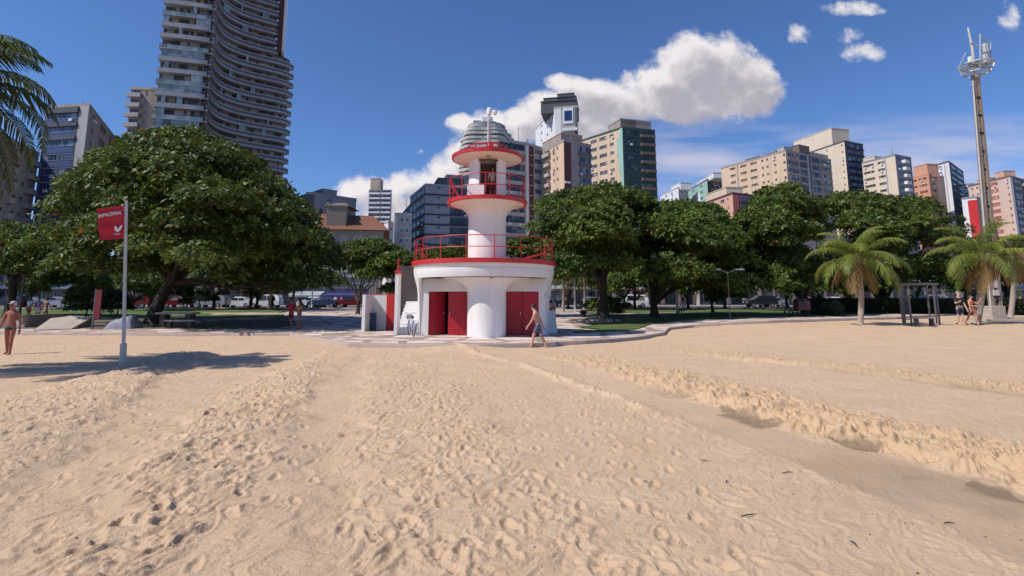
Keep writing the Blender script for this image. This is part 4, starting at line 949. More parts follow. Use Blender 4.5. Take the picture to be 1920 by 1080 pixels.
e, A, C0, B, H = building('orange block with horizontal window lines beside the white block', (1700, 336), (1741, 326), (1770, 333), 236, W_orange, W_orange, [('w', .1, .45, .4, .65, G_dark, W_orange, 3), ('w', .55, .9, .4, .65, G_warm, W_orange, 3)], [('w', .1, .4, .3, .6, G_dark, W_orange, 2), ('s', .5, .95, W_peach)], nvis=9)
roof_box(e, 'roof_room', 1712, 1738, 311, 240, H - 1, W_orange, 6)
e, A, C0, B, H = building('white block with tall plain side, behind the orange block', (1735, 316), (1779, 303), (1806, 323), 252, W_white, W_dgrey, [('s', .80, .84, W_lgrey), ('w', .5, .7, .35, .6, G_dark, W_white, 3)], [('w', .1, .45, .2, .7, G_dark, W_dgrey, 3), ('w', .5, .9, .2, .7, G_dark, W_lgrey, 3)], nvis=10)
building('small white block left of the red walled block', (1802, 348), (1822, 345), (1838, 350), 262, W_white, W_grey, [('w', .3, .6, .35, .6, G_dark, W_white, 2)], [('w', .2, .8, .2, .7, G_dark, W_grey, 2)], nvis=6)
building('block with bright red side wall, left of the telecom mast', (1803, 373), (1831, 370), (1852, 376), 225, W_white, W_grey, [('s', .38, 1.0, W_redb, 1.0)], [('w', .1, .45, .2, .7, G_blue, W_grey, 2), ('w', .5, .9, .2, .7, G_dark, W_grey, 2)], nvis=9)
e, A, C0, B, H = building('pale pink block with rose window bays right of the telecom mast', (1815, 350), (1893, 331), (1960, 348), 222, wall('pale_pink', (.64, .47, .40)), W_brown,
  [('w', .08, .13, .35, .6, G_dark, W_white, 1), ('w', .2, .26, .35, .6, G_dark, W_white, 1), ('w', .52, .72, .3, .75, glass_mat('rose_shutters', (.45, .16, .14), (.30, .10, .09), (.5, .35, .3), .5), W_pink, 3), ('w', .93, .96, .35, .6, G_dark, W_pink, 1)],
  [('s', 0, .06, W_white), ('w', .10, .30, .2, .75, G_dark, W_brown, 2), ('B', .32, .5, .55, .9, 1.2, W_lgrey), ('w', .6, .8, .2, .75, G_dark, W_brown, 2)], nvis=13)
roof_box(e, 'roof_room', 1865, 1882, 323, 226, H - 1, W_pink, 5); roof_box(e, 'roof_room', 1832, 1850, 336, 232, H - 1, W_pink, 5)
# ------------------------------------------------------------ wavy tower
e = thing('wavy_tower', 'very tall grey glass tower with curved balcony bands, cut by the top of the picture', 'building', (-78, 140, .5))
def az(px, py, D): d = ray(px, py); return (d.x / d.y * D, D)
ctrl = [az(283, 240, 126.5), az(333, 240, 128), az(383, 240, 130), az(386, 240, 133), az(391, 240, 138), az(406, 240, 143.5), az(432, 240, 148), az(465, 240, 151.5), az(500, 240, 154.5), az(530, 240, 157.5), az(545, 240, 160.5)]
def catmull(pts, per=8):
    out = []; pts = [Vector(p) for p in pts]
    for i in range(len(pts) - 1):
        a, b, c_, d = pts[max(i - 1, 0)], pts[i], pts[i + 1], pts[min(i + 2, len(pts) - 1)]
        for k in range(per):
            t = k / per; out.append(.5 * ((2 * b) + (c_ - a) * t + (2 * a - 5 * b + 4 * c_ - d) * t * t + (3 * b - a - 3 * c_ + d) * t ** 3))
    out.append(pts[-1]); return out
line = [Vector(ctrl[0]) + (Vector(ctrl[1]) - Vector(ctrl[0])) * t for t in np.linspace(0, 1, 8)][:-1] + catmull(ctrl[1:], 8)
def offset(pl, d):
    out = []
    for i, p in enumerate(pl):
        t = (pl[min(i + 1, len(pl) - 1)] - pl[max(i - 1, 0)]).normalized(); out.append(p + Vector((t.y, -t.x)) * d)
    return out
core = offset(line, -1.9); fl_ = 3.05; ztop = 118.0; zlow = P(520, 108, 157).z + 1.0; _d = ray(522, 108); AZC = _d.x / _d.y
cut = max(i for i, p in enumerate(line) if p.x / p.y < AZC)
backs = lambda pl: [pl[-1] + Vector((-11, 22)), pl[0] + Vector((-22, 34))]
mb = MB(); G_tw = mat('tower_recess', (.06, .062, .072), .35, .5, .5)
mb.prism(core + backs(core), .5, zlow, G_tw, mtop=M_conc); c2_ = core[:cut]; mb.prism(c2_ + backs(c2_), zlow + .01, ztop, G_tw); mb.build('core', e)
W_tw = mat('tower_band', (.31, .315, .345), .6, .12, .4); W_tw2 = mat('tower_band_dark', (.10, .10, .12), .5, .2, .5)
random.seed(5); z = .5 + 9; fi = 0; rp = []
def ribbon(mb, pl, z0, z1, th, m, d0=0.0):
    a = offset(pl, d0) if d0 else pl; b = offset(pl, d0 - th); n = len(pl)
    vs = [(p.x, p.y, z0) for p in a] + [(p.x, p.y, z1) for p in a] + [(p.x, p.y, z0) for p in b] + [(p.x, p.y, z1) for p in b]; fs = []
    for i in range(n - 1): fs += [(i, i + 1, n + i + 1, n + i), (2 * n + i, 3 * n + i, 3 * n + i + 1, 2 * n + i + 1), (n + i, n + i + 1, 3 * n + i + 1, 3 * n + i), (i, 2 * n + i, 2 * n + i + 1, i + 1)]
    fs += [(0, n, 3 * n, 2 * n), (n - 1, 3 * n - 1, 4 * n - 1, 2 * n - 1)]; mb.add(vs, fs, m)
encl = 0; nb = 0; rest_b = MB(); rest_f = []
while z < ztop:
    pl = line if z < zlow - 2 else line[:cut + 1]; d = .35 * math.sin(fi * .55) * 0 + random.uniform(-.12, .12)
    mb = MB(); ribbon(mb, pl, z - .22, z + .0, 2.0, W_tw, d + .1); ribbon(mb, pl[:15], z + .001, z + .95, .12, W_tw if fi % 3 else G_teal, d); ribbon(mb, pl[15:], z + .001, z + .42, .12, W_tw, d); ribbon(mb, pl[15:], z + .421, z + 1.0, .05, W_tw2, d - .03); ribbon(mb, pl[15:], z + 1.10, z + 1.42, .10, W_tw, d)
    ribbon(mb, pl, z + 1.0, z + 1.06, .05, W_tw2, d - .02); mb.build('balcony_band', e)
    bays = []; k = 1
    while k < len(pl) - 2:                                  # glazed bays, blinds and dark door openings behind the bands
        w = random.choice((1, 1, 2, 2, 3)); j = min(k + w, len(pl) - 1); rr_ = random.random()
        if rr_ < .52:
            m_ = random.choice((W_lgrey, W_taupe, W_tw, W_grey)); mw = MB(); ribbon(mw, core[k:j + 1], z + .02, z + fl_ - .25, .12, m_, .13); bays.append(mw)
        elif rr_ < .70: mw = MB(); ribbon(mw, core[k:j + 1], z + .02, z + 2.2, .1, G_blue, .11); bays.append(mw)
        elif rr_ < .70 + (.11 if k < 16 else .06) and encl < 95: 
            me_ = MB(); ribbon(me_, pl[k:j + 1], z + .96, z + fl_ - .24, .06, G_teal, d - .02); me_.build('balcony_glazing', e); encl += 1
        k = j + (0 if random.random() < .7 else 1)
    for mw in bays:
        if 34 < z < 76 and nb < 100: mw.build('glazed_bay', e); nb += 1
        else:
            for f in mw.f: rest_f.append([i + len(rest_b.v) for i in f])
            rest_b.m += [rest_b.mi(mw.mats[i]) for i in mw.m]; rest_b.f += rest_f[-len(mw.f):]; rest_b.v += mw.v
    if random.random() < .35 and encl < 95:                  # a whole front balcony glazed in
        me_ = MB(); ribbon(me_, pl[1:14], z + .96, z + fl_ - .24, .06, G_teal, d - .02); me_.build('balcony_glazing', e); encl += 1
    z += fl_; fi += 1
o = rest_b.build('glazed_bay', e); o['kind'] = 'stuff'
mb = MB(); p = line[cut]; q = line[cut + 1]
mb.prism([p + Vector((-.2, -.6)), p + Vector((1.1, -.1)), p + Vector((-6, 16)), p + Vector((-8, 16))], zlow + .3, ztop, W_maroon); mb.build('dark_fin', e)
mb = MB(); mb.prism([p + Vector((1.12, -.15)), p + Vector((1.7, .1)), p + Vector((-5.6, 17)), p + Vector((-6, 16))], zlow + .3, ztop, W_white); mb.build('white_fin', e)
# ------------------------------------------------------------ low shops along the avenue, seen under the trees
def shop(px0, px1, ytop, Y, m, label, signc=None, nwin=4):
    a, b = P(px0, ytop, Y), P(px1, ytop, Y); w = b.x - a.x
    e = thing('shop_building', label, 'building', ((a.x + b.x) / 2, Y, .5))
    mb = MB(); mb.box(((a.x + b.x) / 2, Y + 7, (a.z + .5) / 2), (w, 14, a.z - .5), m); mb.build('wall', e)
    mb = MB(); mb.box(((a.x + b.x) / 2, Y + 6.9, a.z + .2), (w + .3, 14.4, .4), M_conc); mb.build('cornice', e)
    for i in range(nwin):
        x = a.x + w * (i + .5) / nwin; place('shop_window', win_mesh(w / nwin * .72, 2.3, G_dark, M_greypaint, 3), Matrix.Translation((x, Y - .02, .56 + 1.45)), e)
        if a.z > 6: place('window', win_mesh(w / nwin * .4, 1.4, G_warm, W_white, 2), Matrix.Translation((x, Y - .02, 5.2)), e)
    if signc:
        mb = MB(); mb.box(((a.x + b.x) / 2, Y - .7, 3.75), (w * .9, 1.4, .5), signc); mb.build('awning', e)
shop(-90, 60, 505, 93, W_beige, 'low beige shop row behind the palm at the far left', W_white, 7)
shop(62, 190, 515, 93.5, W_lgrey, 'low grey shop row with white sign band on the left', W_white, 6)
shop(195, 400, 500, 94, W_taupe, 'low taupe building behind the big tree trunk', W_maroon, 7)
shop(402, 556, 510, 93, W_brown, 'low brown building behind the left palms', W_orange, 6)
shop(725, 880, 500, 94, W_beige, 'low beige building behind the lifeguard tower', W_blue, 5)
shop(1030, 1118, 505, 93, W_taupe, 'low taupe kiosk row right of the lifeguard tower', W_white, 4)
shop(1120, 1300, 500, 94, W_pink, 'low pink building behind the thick trunked tree', W_white, 6)
shop(1305, 1450, 505, 93, W_cream, 'low cream building behind the right lawn', W_white, 5)
shop(1455, 1660, 505, 94, W_pink, 'low pink building behind the coconut palm', W_redb, 7)
shop(1665, 1960, 500, 95, W_cream, 'low cream building behind the dark hedge at the right', W_blue, 9)
# ------------------------------------------------------------ trees
L_almond = leaf_mat('almond_leaves', (.10, .14, .023), (.030, .052, .010), .24, .50, (.21, .25, .045))
L_mid = leaf_mat('park_leaves', (.115, .17, .028), (.034, .062, .013), .26, .50, (.22, .28, .05))
L_dull = leaf_mat('dull_leaves', (.075, .10, .045), (.035, .05, .022), .18, .6, (.13, .15, .07))
L_hedge = leaf_mat('hedge_leaves', (.028, .045, .014), (.012, .02, .007), .12, .55, (.05, .07, .02))
L_palm = leaf_mat('palm_leaflets', (.19, .24, .042), (.075, .105, .022), .34, .40, (.42, .37, .08))
L_palmd = leaf_mat('dark_palm_leaflets', (.075, .105, .026), (.032, .048, .013), .30, .40, (.16, .17, .05))
L_dry = leaf_mat('dry_palm_leaflets', (.26, .16, .06), (.12, .075, .03), .25, .6, (.38, .26, .11))
def leaves(rng, cen, nrm, size, per, spread, cvar):
    """rosettes of obovate leaves; returns V,Q,col"""
    n = len(cen); up = np.array([0, 0, 1.0])
    ax = nrm * .75 + up * .55 + rng.normal(0, .38, (n, 3)); ax /= np.linalg.norm(ax, axis=1, keepdims=True)
    ref = np.where(np.abs(ax[:, 2:3]) < .9, up, np.array([1.0, 0, 0])); e1 = np.cross(ax, ref); e1 /= np.linalg.norm(e1, axis=1, keepdims=True); e2 = np.cross(ax, e1)
    ph = rng.uniform(0, 6.28, (n, 1)) + np.arange(per)[None, :] * (2 * np.pi / per) + rng.normal(0, .25, (n, per))
    el = rng.normal(.35, .28, (n, per)); s = size * rng.uniform(.65, 1.25, (n, per))
    d = (np.cos(ph)[..., None] * e1[:, None] + np.sin(ph)[..., None] * e2[:, None]) * np.cos(el)[..., None] + ax[:, None] * np.sin(el)[..., None]
    sidev = np.cross(d, ax[:, None] + rng.normal(0, .25, (n, per, 3))); sidev /= np.linalg.norm(sidev, axis=2, keepdims=True) + 1e-9
    b = cen[:, None] + d * (s * .08)[..., None] + rng.normal(0, spread, (n, per, 3))
    S = s[..., None]; drop = up * -.10
    v0 = b; v1 = b + d * S * .62 + sidev * S * .24; v2 = b + d * S + drop * S; v3 = b + d * S * .62 - sidev * S * .24
    V = np.stack([v0, v1, v2, v3], 2).reshape(-1, 3); N = n * per; Q = np.arange(N * 4).reshape(N, 4)
    c = np.clip(cvar[:, None] + rng.normal(0, .16, (n, per)), 0, .96).ravel(); c[rng.random(len(c)) < .007] = 1.0
    return V, Q, c
def crown_mesh(name, lobes, nros, size, m, parent, seed, per=7, inner=.28):
    rng = np.random.default_rng(seed); lb = np.array(lobes); w = (lb[:, 3] * lb[:, 4]) + lb[:, 3] * lb[:, 5]; w = w / w.sum()
    k = rng.choice(len(lb), nros * 3, p=w); th = rng.normal(0, 1, (nros * 3, 3)); th /= np.linalg.norm(th, axis=1, keepdims=True)
    th[:, 2] = np.where(th[:, 2] < -.25, -th[:, 2] * rng.uniform(-.4, 1, len(th)), th[:, 2])
    rad = np.where(rng.random(len(th)) < inner, rng.uniform(.35, .85, len(th)), rng.uniform(.86, 1.08, len(th)))
    L = lb[k]; p = L[:, :3] + th * L[:, 3:6] * rad[:, None]
    keep = np.ones(len(p), bool)
    for q in lb:
        r = np.sqrt((((p - q[:3]) / q[3:6]) ** 2).sum(1)); keep &= ~((r < .80) & (rad > .86) & (rng.random(len(p)) < .9))
    p = p[keep][:nros]; th = th[keep][:nros]; k = k[keep][:nros]
    tone_l = rng.uniform(.25, .62, len(lb)); cv = tone_l[k] + rng.normal(0, .12, len(p))
    V, Q, c = leaves(rng, p, th, size, per, size * .12, cv)
    return np_mesh('crown', V, Q, m, parent, attr={'leafcol': ('FACE', 'FLOAT', c)})
def tree(name, label, prof_top, bot, D, trunk_px, m, seed, depth=None, nros=3200, size=.30, lobe=1.5, group=None, trunk_r=.30, cat='tree', nl=None, lean=0, zb=None, flat=.62, limbs=7):
    rng = random.Random(seed); xs_ = [p[0] for p in prof_top]; ys_ = [p[1] for p in prof_top]
    x0, x1 = xs_[0], xs_[-1]; sc = D / 1010.0; cx = ((x0 + x1) / 2 - 960) * sc; W = (x1 - x0) * sc / 2; depth = depth or W * .8
    zg = float(zpark(np.float64((trunk_px - 960) * sc), np.float64(D))) if zb is None else zb
    base = Vector(((trunk_px - 960) * sc, D, zg)); e = thing(name, label, cat, base, group)
    lobes = []; nl = nl or int(14 + W * depth * 1.0)
    botf = lambda x: (np.interp(x, [b[0] for b in bot], [b[1] for b in bot]) if isinstance(bot, (list, tuple)) else bot)
    for i in range(nl):
        for _ in range(50):
            a = rng.uniform(-1, 1); b = rng.uniform(-1, 1)
            if a * a + b * b < 1: break
        r = lobe * rng.uniform(.65, 1.25); hw_ = max(10, (x1 - x0) / 2 - r * .9 / sc); px = (x0 + x1) / 2 + a * hw_; Yl = D + b * depth
        zt = P(px, np.interp(px, xs_, ys_), Yl).z; zbm = P(px, botf(px), D).z; zbm = min(zbm, zt - .8)
        zt = zbm + (zt - zbm) * math.sqrt(max(.2, 1 - (.8 if b > 0 else .55) * b * b))
        q = rng.random(); r = min(r, max(.5, (zt - zbm) * .45))
        z = zt - r * flat if q < .55 else zbm + r * .5 + (zt - zbm - r) * rng.random() * .9
        lobes.append(((px - 960) * Yl / 1010.0, Yl, z, r * 1.15, r * 1.15, r * flat))
    # outline lobes along the silhouette plane
    for j in range(int((x1 - x0) * sc / (lobe * .9)) + 1):
        px = x0 + (x1 - x0) * (j + .5) / (int((x1 - x0) * sc / (lobe * .9)) + 1); zt = P(px, np.interp(px, xs_, ys_), D).z; r = lobe * rng.uniform(.6, .95)
        lobes.append(((px - 960) * sc, D + rng.uniform(-.2, .2) * depth, zt - r * flat, r * 1.1, r * 1.1, r * flat))
    crown_mesh('crown', lobes, nros, size, m, e, seed)
    # trunk and limbs
    mb = MB(); zc = P(trunk_px, botf((x0 + x1) / 2), D).z; tgt = Vector((base.x + lean, D, max(zc - .2, zg + 1.2)))
    pts = [base + Vector((0, 0, -.15)), base + Vector((lean * .08, 0, (tgt.z - zg) * .25)), base + Vector((lean * .45, .1, (tgt.z - zg) * .65)), tgt]
    mb.tube(pts, [trunk_r * 1.75, trunk_r * 1.12, trunk_r * .95, trunk_r * .85], M_bark, 12)
    pick = sorted(lobes, key=lambda l: rng.random())[:limbs]
    for l in pick:
        t_ = Vector(l[:3]); mid = tgt.lerp(t_, .5) + Vector((rng.uniform(-.4, .4), rng.uniform(-.4, .4), -.12 * (t_ - tgt).length * .5))
        mb.tube([tgt + Vector((0, 0, -.3)), tgt.lerp(mid, .5) + Vector((0, 0, .1)), mid, t_], [trunk_r * .62, trunk_r * .42, trunk_r * .3, trunk_r * .1], M_bark, 7)
    mb.build('trunk', e, smooth='all'); return e
tree('almond_tree', 'huge dark green almond tree with broad domed crown left of the lifeguard tower',
     [(70, 462), (105, 405), (145, 345), (180, 296), (215, 270), (255, 250), (320, 243), (385, 258), (430, 290), (475, 328), (512, 362), (545, 400), (578, 440), (612, 478), (630, 510)],
     [(60, 565), (180, 560), (270, 520), (345, 515), (430, 550), (560, 565), (640, 560)], 35.0, 290, L_almond, 3, depth=8.2, nros=13500, size=.35, lobe=1.5, trunk_r=.36, lean=1.0, nl=170, limbs=14)
G_ = 'park trees along the avenue'
tree('almond_tree', 'wide low almond tree at the far left, behind the palm fronds', [(-90, 430), (-20, 418), (50, 420), (110, 430), (160, 445)], [(-90, 520), (160, 525)], 43, 20, L_almond, 5, nros=2600, size=.34, lobe=1.3, group=G_)
tree('street_tree', 'light green leafy tree before the old mansion', [(622, 490), (645, 458), (690, 450), (722, 455), (752, 470), (778, 495)], [(628, 550), (690, 556), (778, 555)], 50, 672, L_mid, 7, nros=4200, size=.34, lobe=1.1, group=G_, trunk_r=.16)
tree('street_tree', 'leafy tree seen under the left terrace railing of the lifeguard tower', [(765, 485), (800, 470), (840, 462), (885, 466), (930, 480)], 552, 47, 800, L_almond, 8, nros=2200, size=.34, lobe=1.0, group=G_, trunk_r=.18)
tree('street_tree', 'green tree seen through the right side of the terrace railing', [(940, 470), (965, 450), (1000, 445), (1030, 452), (1050, 470)], 525, 45, 1000, L_almond, 9, nros=1800, size=.33, lobe=.9, group=G_, trunk_r=.15)
tree('almond_tree', 'dense almond tree with thick dark trunk just right of the lifeguard tower', [(1000, 445), (1015, 405), (1040, 366), (1080, 355), (1130, 350), (1175, 352), (1205, 372), (1222, 400), (1230, 440)], [(1000, 552), (1070, 545), (1105, 515), (1150, 515), (1185, 545), (1230, 552)], 38, 1130, L_almond, 11, depth=6, nros=7500, size=.33, lobe=1.2, trunk_r=.36, group=G_, nl=95)
tree('almond_tree', 'spreading almond tree with low layered branches, middle of the right group', [(1165, 470), (1185, 425), (1215, 385), (1260, 380), (1300, 378), (1335, 388), (1350, 412), (1385, 440), (1415, 462), (1425, 490)], [(1165, 556), (1220, 540), (1290, 556), (1425, 565)], 40, 1226, L_mid, 13, depth=6, nros=8000, size=.33, lobe=1.2, group=G_, trunk_r=.28, nl=110)
tree('almond_tree', 'tall almond tree with tiered crown and dark trunk left of the coconut palm', [(1388, 470), (1400, 420), (1425, 388), (1442, 375), (1465, 350), (1492, 345), (1502, 362), (1512, 385), (1545, 400), (1560, 440), (1562, 480)], [(1388, 552), (1470, 556), (1562, 545)], 42, 1508, L_almond, 17, nros=7000, size=.33, lobe=1.1, depth=4.8, group=G_, trunk_r=.22, nl=85)
tree('almond_tree', 'broad dark almond tree behind the coconut palm and gym frame', [(1535, 420), (1550, 372), (1600, 360), (1640, 362), (1700, 374), (1750, 368), (1782, 382), (1802, 412), (1818, 450)], [(1535, 550), (1700, 560), (1818, 552)], 50, 1655, L_almond, 19, depth=7, nros=7500, size=.36, lobe=1.5, group=G_, trunk_r=.4, nl=90)
tree('street_tree', 'lower green tree behind the telecom mast', [(1780, 470), (1820, 445), (1870, 452), (1930, 440), (1990, 450)], 540, 55, 1890, L_mid, 23, nros=2600, size=.36, lobe=1.3, group=G_, trunk_r=.25)
tree('street_tree', 'small bright green tree with drooping branches near the right lawn', [(1285, 560), (1300, 515), (1330, 500), (1360, 510), (1385, 545), (1392, 565)], 574, 47, 1335, L_mid, 29, nros=1700, size=.26, lobe=.7, group=G_, trunk_r=.12)
tree('street_tree', 'leafy tree low behind the almond trunks on the right', [(1400, 520), (1440, 500), (1520, 505), (1560, 500), (1600, 520), (1640, 540)], 560, 56, 1540, L_mid, 31, nros=2200, size=.30, lobe=1.0, group=G_, trunk_r=.16)
tree('street_tree', 'thin tree in the shade behind the big almond trunk', [(200, 540), (230, 505), (300, 500), (350, 520)], 560, 58, 250, L_almond, 37, nros=1500, size=.30, lobe=1.0, group=G_, trunk_r=.14)
tree('street_tree', 'shaded leafy tree over the left shops', [(380, 530), (430, 495), (520, 495), (620, 510), (650, 530)], 545, 62, 470, L_almond, 39, nros=2400, size=.34, lobe=1.1, group=G_, trunk_r=.16)
tree('street_tree', 'shaded leafy tree over the avenue behind the right trunks', [(1120, 540), (1160, 505), (1230, 500), (1300, 520)], 556, 60, 1190, L_mid, 41, nros=2200, size=.32, lobe=1.0, group=G_, trunk_r=.16)
fillers = [(20, 120, 475), (110, 210, 470), (225, 330, 480), (330, 440, 478), (440, 560, 488), (1020, 1120, 470), (1110, 1220, 475), (1215, 1330, 470), (1320, 1430, 480), (1430, 1530, 480), (1530, 1640, 470), (1640, 1760, 478), (1760, 1900, 480)]
where = ['at the far left edge', 'left of the big almond trunk', 'directly behind the big almond trunk', 'behind the stone table', 'left of the mansion awnings', 'behind the side stair of the lifeguard tower', 'behind the thick trunk and its rocks', 'behind the seated person in white', 'before the cream shop building', 'behind the cargo bike', 'behind the left coconut palm', 'behind the gym frame', 'behind the telecom mast']
for i_, (xa, xb, yt_) in enumerate(fillers):
    w_ = xb - xa; tree('street_tree', 'shaded avenue tree ' + where[i_], [(xa - 10, yt_ + 40), (xa + w_ * .2, yt_ + 8), (xa + w_ * .5, yt_), (xa + w_ * .8, yt_ + 10), (xb + 10, yt_ + 45)], 553, 64 + (i_ * 7) % 4, xa + w_ * (.35 + .1 * (i_ % 4)), (L_almond, L_mid, L_dull)[(i_ * 5) % 3], 200 + i_, nros=1900, size=.36, lobe=1.2, group=G_, trunk_r=.16)
def bush(name, label, prof, bot, D, m, seed, nros, size=.2, lobe=.5, depth=None, group=None):
    e = tree(name, label, prof, bot, D, (prof[0][0] + prof[-1][0]) / 2, m, seed, nros=nros, size=size, lobe=lobe, group=group, trunk_r=.05, cat='bush', depth=depth, flat=.8, limbs=3); return e
bush('bush', 'bright yellow green bush between the ramp and the red sign board', [(125, 570), (140, 535), (165, 512), (190, 520), (205, 560)], 588, 45, L_mid, 43, 1500, .22, .6)
bush('bush', 'dark rounded bush behind the grey covered heap', [(195, 570), (210, 545), (232, 550), (250, 575)], 592, 44, L_hedge, 44, 700, .2, .6)
bush('bush', 'large dull green domed bush on the left lawn edge', [(322, 566), (330, 535), (350, 520), (385, 514), (415, 530), (425, 562)], 574, 60, L_dull, 47, 1900, .24, .8)
bush('bush', 'small green bush beside the thick tree trunk', [(1090, 590), (1105, 562), (1130, 556), (1165, 560), (1185, 575)], 590, 45, L_mid, 48, 900, .2, .4)
bush('bush', 'low agave like shrub on the grass left of the coconut palm', [(1540, 588), (1548, 570), (1562, 566), (1578, 588)], 592, 40, L_dull, 49, 500, .22, .3)
bush('bush', 'wispy low shrub left of the agave like shrub', [(1510, 590), (1522, 576), (1538, 590)], 593, 41, L_dull, 50, 300, .22, .25)
# clipped hedge
h = thing('hedge', 'long dark clipped hedge behind the gym frame', 'hedge', (P(1670, 570, 46).x, 46, .5))
rng = np.random.default_rng(5); a = (1515 - 960) / 1010 * 46; b = (1905 - 960) / 1010 * 46; n = 5200
p = np.stack([rng.uniform(a, b, n), 46 + rng.uniform(-.75, .75, n), .5 + 1.15 * rng.random(n) ** .8], 1); k = rng.random(n); p[:, 1] = np.where(k < .5, 45.3, p[:, 1]); p[:, 2] = np.where(k > .5, 1.62 + .1 * rng.random(n), p[:, 2])
nr = np.where((k < .5)[:, None], np.array([[0, -1.0, .2]]), np.array([[0, 0, 1.0]])); V, Q, c = leaves(rng, p, nr, .16, 6, .05, rng.uniform(.2, .6, n)); np_mesh('foliage', V, Q, L_hedge, h, attr={'leafcol': ('FACE', 'FLOAT', c)})
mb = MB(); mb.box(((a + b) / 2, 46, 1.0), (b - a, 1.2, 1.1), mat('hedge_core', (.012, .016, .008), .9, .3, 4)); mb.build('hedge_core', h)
# palms
def palm(label, base, top, nf, flen, m, seed, drymix=.12, trunk=(.16, .12), droop=1.0, name='coconut_palm', leaflet=.55, dead=3, cat='palm', group=None, nseg=26):
    rng = random.Random(seed); e = thing(name, label, cat, base, group); base, top = Vector(base), Vector(top); mb = MB()
    N = 26; pts = [base.lerp(top, i / N) + Vector((math.sin(i / N * 3.1) * .12, 0, 0)) for i in range(N + 1)]
    mb.tube(pts, [trunk[0] * (1.35 if i == 0 else 1.1 if i == 1 else 1) + (trunk[1] - trunk[0]) * i / N + (.012 if i % 2 else 0) for i in range(N + 1)], M_palmbark, 10); mb.build('trunk', e, smooth='all')
    groups = {0: ([], [], []), 1: ([], [], [])}
    stems = MB()
    for f in range(nf + dead):
        dry = f >= nf; az_ = f * 2.399 + rng.uniform(-.3, .3); el0 = R(rng.uniform(-5, 78)) if not dry else R(rng.uniform(-50, -20))
        if not dry: el0 = R(86 - 108 * (f / nf) ** 1.05 + rng.uniform(-9, 9))
        L = flen * rng.uniform(.85, 1.1) * (.75 if dry else 1); p = top + Vector((math.cos(az_) * .1, math.sin(az_) * .1, .05)); el = el0; h = Vector((math.cos(az_), math.sin(az_), 0))
        rp_ = [p.copy()]; S = nseg
        for i in range(S):
            p = p + (h * math.cos(el) + Vector((0, 0, math.sin(el)))) * (L / S); el -= droop * (1.9 / S) * (.5 + 1.2 * i / S) * (1 if el > -1.35 else 0); rp_.append(p.copy())
        stems.tube(rp_[::2], [.035 * (1 - .85 * i / (S // 2)) for i in range(S // 2 + 1)], M_palmstem, 5)
        dryish = dry or rng.random() < drymix; V, Q, C = groups[1 if dryish else 0]; tone = rng.uniform(.3, .75)
        for i in range(3, S + 1):
            for q_ in range(2):
                fr = (i - q_ / 2) / S; j = min(int(fr * S), S - 1); pp = rp_[j].lerp(rp_[j + 1], fr * S - j) if j < S else rp_[S]; tdir = (rp_[min(j + 1, S)] - rp_[j]).normalized(); side = tdir.cross(Vector((0, 0, 1))).normalized() if abs(tdir.z) < .97 else Vector((-h.y, h.x, 0)); upv = side.cross(tdir).normalized()
                ll = leaflet * flen * .36 * math.sin(math.pi * min(1, .12 + .86 * fr) ** .8) + .12
                for s_ in (-1, 1):
                    d = (side * s_ * (.82) + tdir * .55 + upv * (.12 if not dry else -.3) + Vector((rng.uniform(-.1, .1), rng.uniform(-.1, .1), rng.uniform(-.12, .05)))).normalized()
                    w = tdir * .024 * (1.4 if flen > 3.3 else 1.0); m1 = pp + d * ll * .5 + Vector((0, 0, -.06 * ll)); m2 = pp + d * ll * .92 + Vector((0, 0, -(.42 + .25 * rng.random()) * ll)); o = len(V)
                    V += [pp - w * .6, pp + w * .6, m1 + w, m1 - w, m2 + w * .15, m2 - w * .15]; Q += [(o, o + 1, o + 2, o + 3), (o + 3, o + 2, o + 4, o + 5)]; tc_ = tone + rng.uniform(-.15, .15) + .25 * max(0, fr - .7); C += [tc_, tc_]
    stems.build('frond_stems', e)
    for g, (V, Q, C) in groups.items():
        if V: np_mesh('dry_fronds' if g else 'fronds', np.array([tuple(v) for v in V]), np.array(Q), L_dry if g else m, e, attr={'leafcol': ('FACE', 'FLOAT', np.array(C))})
    return e
M_palmstem = mat('palm_frond_stem', (.22, .20, .06), .5, .2, 4)
zr = .42
PG = 'coconut palms on the beach'
palm('short coconut palm with yellow green fronds standing in the sand left of the gym frame', (P(1612, 600, 28.7).x, 28.7, zr), (P(1608, 487, 28.7).x, 28.7, P(1608, 487, 28.7).z), 20, 2.75, L_palm, 61, .10, (.14, .11), group=PG, droop=.88)
palm('short coconut palm beside the telecom mast, behind the couple', (P(1829, 600, 29.5).x, 29.5, zr), (P(1842, 483, 29.5).x, 29.5, P(1842, 483, 29.5).z), 19, 2.75, L_palm, 67, .10, (.20, .14), group=PG, droop=.88)
palm('coconut palm crown behind the mast at the right edge', (P(1895, 600, 37).x, 37, .5), (P(1900, 478, 37).x, 37, P(1900, 478, 37).z), 14, 3.0, L_palmd, 71, .3, (.16, .12), group=PG)
palm('tall coconut palm outside the left edge whose fronds reach into the picture', (-16.3, 12.6, 0), (-15.35, 13.2, 7.0), 32, 3.75, L_palmd, 74, .05, (.20, .14), droop=1.02, group=PG, dead=2, nseg=30)
BG = 'park palms before the avenue'
for i, (px, D_, zt, lb) in enumerate([(1055, 56, 4.2, 'drooping park palm right beside the lifeguard tower wall'), (1095, 60, 4.4, 'drooping park palm in front of the taupe kiosk row'), (505, 60, 3.9, 'pale drooping park palm behind the two people in the shade'), (548, 63, 4.0, 'park palm beside the lamp post left of the mansion'), (470, 64, 3.6, 'small yellowish park palm on the left lawn')]):
    x = (px - 960) / 1010 * D_; palm(lb, (x, D_, .5), (x, D_, zt), 16, 2.6, L_dull if i in (2, 3) else L_palmd, 80 + i, .15, (.16, .13), droop=1.5, name='park_palm', group=BG, nseg=12)
